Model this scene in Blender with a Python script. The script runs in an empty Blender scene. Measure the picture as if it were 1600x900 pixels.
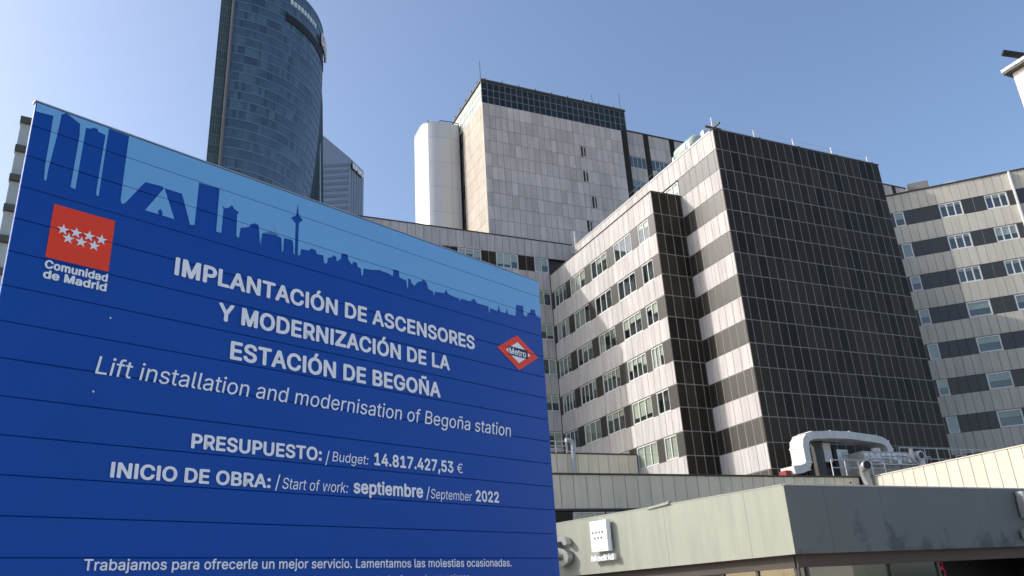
import bpy, bmesh, math, random
from mathutils import Matrix, Vector
from mathutils.geometry import tessellate_polygon
random.seed(7)
SC = bpy.context.scene
COL = SC.collection
E = 1.6                                   # eye height above the ground

# ------------------------------------------------------------------ camera
F_PX = 1263.4446
PITCH, ROLL = math.radians(21.5383), math.radians(3.5203)
def _axes():
    r = Vector((1, 0, 0)); f = Vector((0, math.cos(PITCH), math.sin(PITCH)))
    d = -r.cross(f)
    c, s = math.cos(ROLL), math.sin(ROLL)
    return c*r + s*d, -s*r + c*d, f
CR, CD, CF = _axes()
cam = bpy.data.cameras.new('camera'); camo = bpy.data.objects.new('camera', cam); COL.objects.link(camo)
cam.sensor_width = 36; cam.lens = F_PX/1600*36; cam.clip_start = 0.05; cam.clip_end = 6000
m = Matrix.Identity(4)
for i in range(3):
    m[i][0], m[i][1], m[i][2] = CR[i], -CD[i], -CF[i]
m[2][3] = E
camo.matrix_world = m
SC.camera = camo

# ------------------------------------------------------------------ light
def hd(a):
    a = math.radians(a); return Vector((math.sin(a), math.cos(a), 0))
DV, SV = hd(64.79), hd(64.79-90)          # the hospital's own two horizontal directions
LIGHT = (DV*1.0 - SV*0.52 - Vector((0, 0, 1))*0.68).normalized()
SUN_EL = math.asin(-LIGHT.z); SUN_AZ = math.atan2(-LIGHT.x, -LIGHT.y)
w = bpy.data.worlds.new('World'); SC.world = w; w.use_nodes = True
nt = w.node_tree; nt.nodes.clear()
sky = nt.nodes.new('ShaderNodeTexSky'); sky.sky_type = 'NISHITA'; sky.sun_disc = False
sky.sun_elevation = SUN_EL; sky.sun_rotation = SUN_AZ
sky.air_density = 1.0; sky.dust_density = 5.0; sky.ozone_density = 2.4; sky.altitude = 600
bg = nt.nodes.new('ShaderNodeBackground'); bg.inputs['Strength'].default_value = 0.15
wo = nt.nodes.new('ShaderNodeOutputWorld')
nt.links.new(sky.outputs[0], bg.inputs[0]); nt.links.new(bg.outputs[0], wo.inputs[0])
sun = bpy.data.lights.new('sun', 'SUN'); suno = bpy.data.objects.new('sun', sun); COL.objects.link(suno)
sun.energy = 2.0; sun.angle = math.radians(0.53); sun.color = (1.0, 0.97, 0.93)
suno.rotation_euler = (-LIGHT).to_track_quat('Z', 'Y').to_euler()
suno.location = (-80, 0, 120)
SC.view_settings.view_transform = 'Standard'; SC.view_settings.look = 'None'
SC.view_settings.exposure = 0.72; SC.view_settings.gamma = 1.0
SC.cycles.max_bounces = 8
SC.cycles.transparent_max_bounces = 12

# ------------------------------------------------------------------ pixels of the photograph -> rays (used to measure, not to fake)
def ray(x, y):
    return (CR*((x-800)/F_PX) + CD*((y-450)/F_PX) + CF)
def on_plane(x, y, P, n):
    v = ray(x, y); o = Vector((0, 0, E)); return o + v*((P-o).dot(n)/v.dot(n))

# ------------------------------------------------------------------ materials
def mat(name, col, rough=0.6, spec=0.5, metal=0.0, var=0.0, noise=0.0, nscale=(1, 1, 1), streak=0.0, bump=0.0, bscale=8.0,
        stain=None, hue=0.0):
    m = bpy.data.materials.new(name); m.use_nodes = True
    n = m.node_tree.nodes; l = m.node_tree.links
    b = n['Principled BSDF']
    b.inputs['Roughness'].default_value = rough; b.inputs['Specular IOR Level'].default_value = spec
    b.inputs['Metallic'].default_value = metal
    base = n.new('ShaderNodeRGB'); base.outputs[0].default_value = (*col, 1)
    cur = base.outputs[0]
    geo = n.new('ShaderNodeNewGeometry')
    def mult(fac_sock, lo, hi):
        nonlocal cur
        mr = n.new('ShaderNodeMapRange'); mr.inputs['To Min'].default_value = lo; mr.inputs['To Max'].default_value = hi
        l.new(fac_sock, mr.inputs['Value'])
        vm = n.new('ShaderNodeVectorMath'); vm.operation = 'SCALE'
        l.new(cur, vm.inputs[0]); l.new(mr.outputs[0], vm.inputs['Scale']); cur = vm.outputs[0]
    if var:
        oi = n.new('ShaderNodeObjectInfo'); mult(oi.outputs['Random'], 1-var, 1+var)
    def tex(scale, detail, rough_=0.55):
        mp = n.new('ShaderNodeVectorMath'); mp.operation = 'MULTIPLY'; mp.inputs[1].default_value = scale
        l.new(geo.outputs['Position'], mp.inputs[0])
        t = n.new('ShaderNodeTexNoise'); t.inputs['Scale'].default_value = 1.0; t.inputs['Detail'].default_value = detail
        t.inputs['Roughness'].default_value = rough_
        l.new(mp.outputs[0], t.inputs['Vector']); return t
    if noise:
        t = tex(nscale, 5); mult(t.outputs['Fac'], 1-noise*1.6, 1+noise*1.6)
    if streak:
        t = tex((2.6, 2.6, 0.22), 4, 0.6)
        cr = n.new('ShaderNodeValToRGB'); cr.color_ramp.elements[0].position = 0.42; cr.color_ramp.elements[1].position = 0.68
        l.new(t.outputs['Fac'], cr.inputs[0]); mult(cr.outputs[0], 1.0, 1-streak)
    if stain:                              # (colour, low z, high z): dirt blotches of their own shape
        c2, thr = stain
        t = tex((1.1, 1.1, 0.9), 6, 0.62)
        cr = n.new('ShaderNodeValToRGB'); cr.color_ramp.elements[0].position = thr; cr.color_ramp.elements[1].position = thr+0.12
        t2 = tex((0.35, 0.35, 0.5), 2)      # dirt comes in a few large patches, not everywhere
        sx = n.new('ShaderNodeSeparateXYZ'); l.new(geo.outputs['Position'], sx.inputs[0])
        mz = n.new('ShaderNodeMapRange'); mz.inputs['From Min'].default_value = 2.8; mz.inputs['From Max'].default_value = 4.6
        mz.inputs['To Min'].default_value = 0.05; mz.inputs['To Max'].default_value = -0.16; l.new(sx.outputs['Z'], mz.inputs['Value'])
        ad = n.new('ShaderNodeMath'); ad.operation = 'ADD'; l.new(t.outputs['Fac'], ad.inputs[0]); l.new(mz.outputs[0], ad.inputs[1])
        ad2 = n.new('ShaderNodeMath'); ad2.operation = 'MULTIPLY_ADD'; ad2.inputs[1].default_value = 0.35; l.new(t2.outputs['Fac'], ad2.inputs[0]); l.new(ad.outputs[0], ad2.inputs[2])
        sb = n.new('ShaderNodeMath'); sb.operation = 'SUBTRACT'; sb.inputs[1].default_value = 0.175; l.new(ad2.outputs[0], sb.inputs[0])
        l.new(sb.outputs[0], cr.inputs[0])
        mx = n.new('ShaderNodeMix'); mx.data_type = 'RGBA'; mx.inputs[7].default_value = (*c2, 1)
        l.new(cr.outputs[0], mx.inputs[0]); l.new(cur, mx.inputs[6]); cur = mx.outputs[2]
    l.new(cur, b.inputs['Base Color'])
    if bump:
        t = tex((bscale,)*3, 3)
        bp = n.new('ShaderNodeBump'); bp.inputs['Strength'].default_value = bump; bp.inputs['Distance'].default_value = 0.02
        l.new(t.outputs['Fac'], bp.inputs['Height']); l.new(bp.outputs[0], b.inputs['Normal'])
    return m

def glass_mat(name, tint=(0.87, 0.905, 0.885), refl=0.9, rough=0.03):
    m = bpy.data.materials.new(name); m.use_nodes = True
    n = m.node_tree.nodes; l = m.node_tree.links; n.clear()
    o = n.new('ShaderNodeOutputMaterial'); mx = n.new('ShaderNodeMixShader'); tr = n.new('ShaderNodeBsdfTransparent')
    gl = n.new('ShaderNodeBsdfGlossy')
    lw = n.new('ShaderNodeLayerWeight'); lw.inputs['Blend'].default_value = 0.5
    pw = n.new('ShaderNodeMath'); pw.operation = 'POWER'; pw.inputs[1].default_value = 3.5; l.new(lw.outputs['Facing'], pw.inputs[0])
    fr = n.new('ShaderNodeMath'); fr.operation = 'MULTIPLY_ADD'; fr.inputs[1].default_value = 0.75; fr.inputs[2].default_value = 0.085
    l.new(pw.outputs[0], fr.inputs[0])
    tr.inputs[0].default_value = (*tint, 1); gl.inputs['Roughness'].default_value = rough
    gl.inputs['Color'].default_value = (refl, refl, refl, 1)
    l.new(fr.outputs[0], mx.inputs[0]); l.new(tr.outputs[0], mx.inputs[1]); l.new(gl.outputs[0], mx.inputs[2]); l.new(mx.outputs[0], o.inputs[0])
    return m

M = dict(
    stone=mat('pale_stone', (0.515, 0.488, 0.468), 0.8, 0.25, var=0.07, noise=0.09, nscale=(0.5, 0.5, 0.5), streak=0.20, bump=0.15),
    stone_tower=mat('tower_stone', (0.67, 0.59, 0.53), 0.8, 0.25, var=0.13, noise=0.12, nscale=(0.3, 0.3, 0.3), streak=0.16, bump=0.1),
    stone_warm=mat('warm_stone', (0.50, 0.445, 0.38), 0.8, 0.25, var=0.05, noise=0.12, nscale=(0.4, 0.4, 0.3), streak=0.15, bump=0.1),
    stone_beige=mat('beige_stone', (0.55, 0.52, 0.445), 0.8, 0.25, var=0.04, noise=0.07, nscale=(0.4, 0.4, 0.4), streak=0.12, bump=0.1),
    cream=mat('cream_panel', (0.60, 0.565, 0.47), 0.75, 0.3, var=0.03, noise=0.05, nscale=(0.6, 0.6, 0.6), streak=0.05, bump=0.1),
    podium=mat('podium_panel', (0.79, 0.71, 0.535), 0.75, 0.3, var=0.05, noise=0.05, nscale=(0.5, 0.5, 0.5), streak=0.10, bump=0.1),
    granite=mat('dark_granite', (0.033, 0.0255, 0.0175), 0.52, 0.16, var=0.5, noise=0.30, nscale=(0.16, 0.16, 0.12), bump=0.12, bscale=14),
    granite_lit=mat('dark_granite_lit', (0.018, 0.015, 0.010), 0.43, 0.95, var=0.2, noise=0.2, nscale=(0.35, 0.35, 0.35), bump=0.1, bscale=14),  # glossier copy of dark_granite so sunlit sides glare; shaded faces keep the matte one
    joint_pale=mat('pale_joint', (0.26, 0.25, 0.23), 0.8, 0.3, noise=0.2, nscale=(1.5, 1.5, 1.5)),
    joint_dark=mat('dark_joint', (0.10, 0.093, 0.088), 0.9, 0.2),
    core=mat('dark_interior', (0.085, 0.088, 0.088), 0.85, 0.2),
    alu=mat('white_aluminium', (0.72, 0.73, 0.70), 0.45, 0.5, noise=0.04, nscale=(3, 3, 3)),
    blind=mat('blind', (0.66, 0.64, 0.56), 0.8, 0.2, var=0.10),
    curtain=mat('curtain', (0.46, 0.46, 0.41), 0.9, 0.1, var=0.25),
    glass=glass_mat('window_glass'),
    coping=mat('dark_coping', (0.07, 0.066, 0.062), 0.6, 0.4),
    metal=mat('galvanised_metal', (0.62, 0.62, 0.60), 0.42, 0.5, metal=0.55, noise=0.12, nscale=(2, 2, 2)),
    silver=mat('silver_cladding', (0.62, 0.62, 0.605), 0.45, 0.4, metal=0.2, var=0.02, noise=0.02, nscale=(0.5, 0.5, 0.5)),
    white=mat('white_metal_paint', (0.62, 0.61, 0.58), 0.5, 0.4, noise=0.14, nscale=(2.2, 2.2, 2.2), streak=0.12),
    red=mat('red_paint', (0.25, 0.03, 0.025), 0.6, 0.4),
    black=mat('black_metal', (0.015, 0.015, 0.016), 0.5, 0.4),
    roof=mat('grey_roofing', (0.24, 0.235, 0.22), 0.9, 0.2, noise=0.1),
    plaster=mat('white_plaster', (0.78, 0.74, 0.70), 0.85, 0.2, noise=0.06, nscale=(1.2, 1.2, 1.2), bump=0.2),
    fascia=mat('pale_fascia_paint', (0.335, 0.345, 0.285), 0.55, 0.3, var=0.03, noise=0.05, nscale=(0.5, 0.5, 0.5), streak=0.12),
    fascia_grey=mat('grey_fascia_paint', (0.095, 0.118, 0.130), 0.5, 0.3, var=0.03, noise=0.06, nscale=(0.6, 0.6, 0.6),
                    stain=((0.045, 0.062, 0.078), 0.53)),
    soffit=mat('brown_soffit', (0.075, 0.062, 0.055), 0.7, 0.3, noise=0.1),
    letter=mat('brushed_letter', (0.45, 0.46, 0.46), 0.35, 0.5, metal=0.7, noise=0.06),
    board_blue=mat('blue_board_paint', (0.006, 0.076, 0.385), 0.36, 0.20, noise=0.05, nscale=(1.2, 1.2, 1.2), bump=0.08, bscale=1.6),
    print_light=mat('pale_blue_print', (0.19, 0.47, 0.80), 0.42, 0.3, noise=0.03, nscale=(1, 1, 1)),
    print_white=mat('white_print', (0.93, 0.94, 0.96), 0.5, 0.4),
    print_red=mat('red_print', (0.95, 0.062, 0.022), 0.5, 0.3),
    print_navy=mat('navy_print', (0.012, 0.022, 0.075), 0.5, 0.3),
    steel=mat('galvanised_post', (0.40, 0.41, 0.42), 0.5, 0.5, metal=0.6),
    asphalt=mat('asphalt', (0.05, 0.05, 0.05), 0.9, 0.3, noise=0.2, nscale=(4, 4, 4), bump=0.3),
    paving=mat('paving', (0.42, 0.37, 0.30), 0.85, 0.3, noise=0.15, nscale=(1, 1, 1)),
    earth=mat('ground_grey', (0.36, 0.31, 0.24), 0.95, 0.2, noise=0.2, nscale=(0.05, 0.05, 0.05)),
)
def tower_glass(name, col, rough=0.12, spec=0.8):
    return mat(name, col, rough, spec, noise=0.12, nscale=(0.08, 0.08, 0.2))
TG = [tower_glass('blue_glass_a', (0.058, 0.118, 0.178)), tower_glass('blue_glass_b', (0.043, 0.092, 0.144)),
      tower_glass('blue_glass_c', (0.076, 0.148, 0.208)), tower_glass('blue_glass_d', (0.028, 0.066, 0.108))]
M['spandrel'] = mat('tower_spandrel', (0.15, 0.215, 0.28), 0.4, 0.5)
M['mullion'] = mat('tower_mullion', (0.115, 0.155, 0.20), 0.4, 0.5)
M['side_line'] = mat('side_line', (0.115, 0.155, 0.165), 0.5, 0.4)
M['green_glass'] = mat('green_glass', (0.060, 0.098, 0.105), 0.4, 0.3, var=0.25, noise=0.2, nscale=(0.2, 0.2, 0.3))
M['pent_glass'] = mat('penthouse_glass', (0.012, 0.017, 0.017), 0.12, 0.5, var=0.6)
M['pent_pale'] = mat('penthouse_pale_glass', (0.42, 0.47, 0.42), 0.35, 0.5, var=0.1, noise=0.1)
M['crystal'] = mat('crystal_glass', (0.19, 0.245, 0.33), 0.25, 0.6, noise=0.08, nscale=(0.1, 0.1, 0.2))
M['crystal_dark'] = mat('crystal_glass_dark', (0.125, 0.17, 0.24), 0.25, 0.6, noise=0.1, nscale=(0.1, 0.1, 0.2))
M['crystal_side'] = mat('crystal_side', (0.26, 0.295, 0.36), 0.35, 0.5, noise=0.05)
M['louvre'] = mat('louvre_dark', (0.022, 0.020, 0.018), 0.6, 0.3)
M['slab_grey'] = mat('balcony_slab', (0.11, 0.11, 0.10), 0.8, 0.2, noise=0.2, nscale=(1, 1, 1))
M['balcony'] = mat('balcony_panel', (0.46, 0.50, 0.47), 0.25, 0.6, var=0.08, noise=0.1, nscale=(0.3, 0.3, 0.3))

# ------------------------------------------------------------------ helpers
class MB:
    def __init__(s): s.v = []; s.f = []
    def face(s, pts):
        i = len(s.v); s.v += [tuple(p) for p in pts]; s.f.append(tuple(range(i, i+len(pts))))
    def box(s, x0, x1, y0, y1, z0, z1):
        i = len(s.v)
        s.v += [(x0, y0, z0), (x1, y0, z0), (x1, y1, z0), (x0, y1, z0), (x0, y0, z1), (x1, y0, z1), (x1, y1, z1), (x0, y1, z1)]
        for q in ((0, 3, 2, 1), (4, 5, 6, 7), (0, 1, 5, 4), (1, 2, 6, 5), (2, 3, 7, 6), (3, 0, 4, 7)):
            s.f.append(tuple(i+k for k in q))
        return s
    def panel(s, x0, x1, z0, z1, t, b=0.014, y0=0.0):        # plate facing -y, bevelled edges, front at y0
        i = len(s.v)
        s.v += [(x0+b, y0, z0+b), (x1-b, y0, z0+b), (x1-b, y0, z1-b), (x0+b, y0, z1-b),
                (x0, y0+b, z0), (x1, y0+b, z0), (x1, y0+b, z1), (x0, y0+b, z1),
                (x0, y0+t, z0), (x1, y0+t, z0), (x1, y0+t, z1), (x0, y0+t, z1)]
        s.f.append((i, i+1, i+2, i+3))
        for a in (0, 4):
            for k in range(4):
                k2 = (k+1) % 4
                s.f.append((i+a+k, i+a+4+k, i+a+4+k2, i+a+k2))
        return s
    def tube(s, pts, r, n=8, cap=True):
        pts = [Vector(p) for p in pts]; i0 = len(s.v)
        rs = r if isinstance(r, (list, tuple)) else [r]*len(pts)
        for k, p in enumerate(pts):
            t = (pts[min(k+1, len(pts)-1)]-pts[max(k-1, 0)]).normalized()
            a = t.cross(Vector((0, 0, 1)) if abs(t.z) < 0.95 else Vector((1, 0, 0))).normalized(); b_ = t.cross(a)
            for j in range(n):
                q = 2*math.pi*j/n; s.v.append(tuple(p + (a*math.cos(q)+b_*math.sin(q))*rs[k]))
        for k in range(len(pts)-1):
            for j in range(n):
                j2 = (j+1) % n
                s.f.append((i0+k*n+j, i0+k*n+j2, i0+(k+1)*n+j2, i0+(k+1)*n+j))
        if cap:
            s.f.append(tuple(i0+j for j in range(n))[::-1]); s.f.append(tuple(i0+(len(pts)-1)*n+j for j in range(n)))
        return s
    def prism(s, poly, z0, z1):
        n = len(poly); i = len(s.v)
        s.v += [(p[0], p[1], z0) for p in poly] + [(p[0], p[1], z1) for p in poly]
        for k in range(n):
            k2 = (k+1) % n; s.f.append((i+k, i+k2, i+n+k2, i+n+k))
        s.f.append(tuple(i+k for k in range(n))[::-1]); s.f.append(tuple(i+n+k for k in range(n)))
        return s
    def mesh(s, name, mats, smooth=False, recalc=True):
        me = bpy.data.meshes.new(name); me.from_pydata(s.v, [], s.f)
        for mm in (mats if isinstance(mats, (list, tuple)) else [mats]): me.materials.append(mm)
        if recalc:
            bm = bmesh.new(); bm.from_mesh(me); bmesh.ops.recalc_face_normals(bm, faces=bm.faces); bm.to_mesh(me); bm.free()
        if smooth:
            for p in me.polygons: p.use_smooth = True
        me.update(); return me
    def build(s, name, mats, parent=None, loc=(0, 0, 0), rz=0.0, smooth=False, kind=None):
        return put(name, s.mesh(name, mats, smooth), parent, loc, rz, kind)

def put(name, me, parent=None, loc=(0, 0, 0), rz=0.0, kind=None):
    o = bpy.data.objects.new(name, me); COL.objects.link(o)
    if parent is not None: o.parent = parent
    o.location = loc; o.rotation_euler = (0, 0, rz)
    if kind: o['kind'] = kind
    return o
def tag(o, label, cat, group=None):
    o['label'] = label; o['category'] = cat
    if group: o['group'] = group
    return o
def thing(name, label, cat, loc=(0, 0, 0), rz=0.0, group=None):
    return tag(put(name, None, None, loc, rz), label, cat, group)
def structure(o): o['kind'] = 'structure'; return o

TH = math.radians(90-64.79)               # turns local x into DV and local y into SV
C1 = Vector((15.95346509, 53.0161956, 0))
def site(D, S, z=0.0): p = C1 + DV*D + SV*S; p.z = z; return p
def site_of(p): q = p - C1; return q.dot(DV), q.dot(SV), p.z
def at_s(x, y, S): return site_of(on_plane(x, y, site(0, S), SV))
def at_d(x, y, D): return site_of(on_plane(x, y, site(D, 0), DV))

_cache = {}
def panel_mesh(name, w, h, m_, t=0.05, b=0.014):
    k = (name, round(w, 3), round(h, 3), m_.name, t, b)
    if k not in _cache: _cache[k] = MB().panel(-w/2, w/2, -h/2, h/2, t, b).mesh(name, m_)
    return _cache[k]

class Facade:
    """A flat front: u runs to the right as seen from outside, y goes into the wall, z is the height above ground."""
    def __init__(s, root, ox, oy, rz):
        s.root, s.ox, s.oy, s.rz = root, ox, oy, rz; s.back = {}; s.end = None
    def loc(s, u, y, z):
        c, k = math.cos(s.rz), math.sin(s.rz); return (s.ox+c*u-k*y, s.oy+k*u+c*y, z)
    def add(s, name, me, u, y, z, parent=None, tilt=0.0):
        o = put(name, me, s.root, s.loc(u, y, z), s.rz)
        if tilt: o.rotation_euler = (random.gauss(0, tilt), 0, s.rz+random.gauss(0, tilt))
        return o
    def backing(s, u0, u1, z0, z1, m_, y0=0.05, y1=0.34):
        s.back.setdefault(m_.name, (m_, MB()))[1].box(u0, u1, y0, y1, z0, z1)
    def done(s, name='wall_backing'):
        for m_, b in s.back.values(): b.build(name, m_, s.root, s.loc(0, 0, 0), s.rz, kind='stuff')
    def panels(s, name, cuts, z0, z1, m_, jm, gap=0.03, t=0.05, proud=0.0, tilt=0.0, jd=0.0, backing=True, b=0.014):
        for a, c in zip(cuts[:-1], cuts[1:]):
            w_ = c-a-gap
            if w_ < 0.05: continue
            s.add(name, panel_mesh(name, w_, z1-z0-gap, m_, t, b), (a+c)/2, -proud+random.uniform(-0.004, 0.004), (z0+z1)/2, tilt=tilt)
        if backing: s.backing(cuts[0]+(0.056 if abs(cuts[0]) < 1e-6 else 0.0), cuts[-1]-(0.06 if s.end is not None and abs(cuts[-1]-s.end) < 1e-6 else 0.0), z0, z1, jm, y0=t-jd)
    def window(s, u0, u1, z0, z1, lights, blind=0.0, inset=0.06, fr=0.07, bm=None, sash=False, glass=True):
        w_, h_ = u1-u0, z1-z0
        key = ('win', round(w_, 2), round(h_, 2), lights, fr)
        if key not in _cache:
            mb = MB(); d = 0.08
            mb.box(0, fr, 0, d, 0, h_).box(w_-fr, w_, 0, d, 0, h_).box(fr, w_-fr, 0, d, 0, fr).box(fr, w_-fr, 0, d, h_-fr, h_)
            for k in range(1, lights):
                x = w_*k/lights; mb.box(x-fr*0.45, x+fr*0.45, 0.004, d-0.004, fr, h_-fr)
            _cache[key] = mb.mesh('window', M['alu'])
            _cache[key+('p',)] = MB().box(fr, w_-fr, 0.03, 0.042, fr, h_-fr).mesh('pane', M['glass'])
        o = s.add('window', _cache[key], u0, inset, z0)
        p = put('pane', _cache[key+('p',)], o)
        if blind:
            bl = blind if isinstance(blind, (list, tuple)) else [blind]*lights
            for k in range(lights):
                if bl[k] <= 0.02: continue
                x0 = w_*k/lights+fr*0.5; x1 = w_*(k+1)/lights-fr*0.5; hh = (h_-2*fr)*bl[k]
                kk = ('bl', round(x1-x0, 2), round(hh, 2), (bm or M['blind']).name)
                if kk not in _cache:
                    _cache[kk] = MB().box(0, x1-x0, 0, 0.012, -hh, 0).mesh('blind', bm or M['blind'])
                put('blind', _cache[kk], o, (x0, 0.10, h_-fr))
        return o
def span(a, b, w=0.78):
    n = max(1, round((b-a)/w)); return [a+(b-a)*k/n for k in range(n+1)]
def rnd_blinds(n, p=0.6):
    if random.random() > p+0.15: return [0]*n
    v = random.choice([0.3, 0.5, 0.75, 1.0, 1.0]); return [v if random.random() < 0.75 else random.choice([0, 0.2, 0.5]) for _ in range(n)]

# ------------------------------------------------------------------ ground
structure(MB().box(-3000, 3000, -3000, 3000, -0.5, -0.12).build('ground', M['earth']))
structure(MB().box(-60, 80, -40, 20.0, -0.12, -0.008).build('road', M['asphalt']))
structure(MB().box(-60, 80, 20.0, 110, -0.12, 0.0).build('plaza', M['paving']))
structure(MB().box(-30, 30, -8.0, 16.0, -0.11, 0.0).build('pavement', M['paving']))

# ------------------------------------------------------------------ main hospital block with the black gable
H0 = 32.87+E
ROW = 1.7
main = thing('hospital_block', 'hospital block with a tall black gridded end wall and pale striped side', 'building', site(0, 0), TH)
MB().box(0.4, 16.7, 0.4, 31.0, 0, H0-0.4).build('core', M['core'], main)
fd = Facade(main, 0, 0, 0)
cuts = [0, 0.53] + [0.53+0.79*k for k in range(1, 21)] + [17.1]
for k in range(13):
    z1 = H0-ROW*k; fd.panels('dark_panel', cuts, z1-ROW, z1, M['granite'], M['joint_pale'], gap=0.062, t=0.05, tilt=0.0022, jd=0.04, b=0.008)
low = MB()
for k in range(13, 18):
    z1 = H0-ROW*k
    for a, c in zip(cuts[:-1], cuts[1:]): low.panel(a+0.03, c-0.03, z1-ROW+0.03, z1-0.03, 0.05, 0.01)
    fd.backing(0.056, 17.1, z1-ROW, z1, M['joint_pale'], y0=0.012)
low.build('lower_panel_rows', M['granite'], main, kind='stuff')
fd.done()
MB().box(-0.06, 17.16, -0.05, 0.36, H0, H0+0.07).build('coping', M['coping'], main)
MB().box(16.72, 17.08, 0.37, 31, 0, H0-0.02).build('side_wall', M['stone'], main)
# its long side: u runs from the far end towards the corner
SF = 22.7
fs = Facade(main, 0, SF, -math.pi/2)
def us(S): return SF-S
fs.end = us(0.05)
fs.panels('light_panel', [us(s_) for s_ in (22.7, *[22.7-0.79*k for k in range(1, 28)], 0.34)]+[us(0.05)], H0-ROW, H0, M['stone'], M['joint_dark'], gap=0.025, tilt=0.001)
for k in range(1, 17):
    z1 = H0-ROW*k; z0 = z1-ROW
    if k % 2 == 0:
        fs.panels('light_panel', [us(s_) for s_ in (5.0, 4.28, 3.5, 2.72, 1.93, 1.14, 0.36, 0.05)], z0, z1, M['stone'], M['joint_dark'], gap=0.022, tilt=0.001)
    else:
        fs.panels('granite_panel', [us(s_) for s_ in (5.0, 4.28, 3.5, 2.72, 1.93, 1.14, 0.36, 0.05)], z0, z1, M['granite_lit'], M['joint_pale'], gap=0.055, proud=-0.02, tilt=0.0022, jd=0.018, b=0.008)
zz = H0-ROW
fs.window(us(7.7), us(5.15), zz-ROW+0.02, zz-0.1, 3, [0.6, 0.35, 0.5])
fs.panels('granite_panel', [us(9.3), us(8.5), us(7.7)], zz-ROW, zz, M['granite_lit'], M['joint_pale'], gap=0.05, proud=-0.02, jd=0.012)
fs.backing(us(22.7), us(9.3), zz-ROW, zz, M['joint_dark'])
fs.backing(us(22.7), us(5.0), 0, zz-ROW, M['joint_dark'])
fs.done()
MB().box(-0.05, 0.36, -0.05, 22.7, H0+0.001, H0+0.05).build('coping', M['metal'], main)
MB().box(0.36, 16.9, 0.36, 31.0, H0-0.4, H0-0.25).build('roof', M['roof'], main)

# ------------------------------------------------------------------ projecting ward wing on its left
HB = 29.63+E
bay = thing('ward_wing', 'lower projecting ward wing with ribbon windows and narrow black end wall', 'building', site(-2.79, 5.0), TH)
BL = 17.72
MB().box(0.4, 2.785, 0.4, BL-0.01, 0, HB-0.4).build('core', M['core'], bay)
fb = Facade(bay, 0, 0, 0)
bc = [0, 0.74, 1.53, 2.32, 2.78]
z1 = HB
for k in range(14):
    z0 = 27.77+E-ROW*k
    fb.panels('dark_panel', bc, z0, z1, M['granite'], M['joint_pale'], gap=0.07, tilt=0.0022, jd=0.04, b=0.008); z1 = z0
fb.done()
fw = Facade(bay, 0, BL, -math.pi/2)
def ub(S): return BL-(S-5.0)
fw.end = ub(5.04)
fw.panels('light_panel', [ub(22.7-k*(17.7-0.35)/22) for k in range(23)]+[ub(5.04)], 27.77+E, HB, M['stone'], M['joint_dark'], gap=0.022, tilt=0.001)
WINS = [(7.6, 6.05, 2), (11.15, 8.45, 3), (15.05, 12.35, 3), (18.92, 16.2, 3), (22.3, 20.0, 3)]
for k in range(12):
    z1 = 27.77+E-ROW*k; z0 = z1-ROW
    if k % 2:
        fw.panels('light_panel', [ub(22.7-q*(17.7-0.35)/22) for q in range(23)]+[ub(5.04)], z0, z1, M['stone'], M['joint_dark'], gap=0.022, tilt=0.001)
        continue
    row = k//2
    prev = 5.04
    for (sa, sb, n) in WINS:
        dr = random.choice([0, 0, 0.0, 0.25, -0.2])
        sa2, sb2 = sa+dr*0.5, sb+dr*0.5
        if sb2-prev > 0.1:
            fw.panels('granite_panel', [ub(x) for x in (([sb2, (sb2+prev)/2, prev]) if sb2-prev > 1.3 else [sb2, prev])], z0, z1, M['granite_lit'], M['joint_pale'], gap=0.05, proud=-0.03, tilt=0.002, jd=0.012, b=0.01)
        bm_ = M['blind'] if row == 5 or random.random() < 0.6 else M['curtain']
        bl = [1.0]*n if row == 5 and sa < 12 else rnd_blinds(n, 0.75)
        fw.window(ub(sa2), ub(sb2), z0+0.03, z1-0.03, n if row != 3 else n+1, bl if row != 3 else bl+[0.5], bm=bm_, inset=0.07)
        prev = sa2
    fw.panels('granite_panel', [ub(22.7), ub(prev)], z0, z1, M['granite_lit'], M['joint_pale'], gap=0.05, proud=-0.03, jd=0.012)
fw.backing(0, BL, 0, 27.77+E-ROW*12, M['joint_dark'])
fw.done()
MB().box(-0.06, 2.78, -0.06, BL-0.01, HB, HB+0.06).build('coping', M['coping'], bay)

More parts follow.
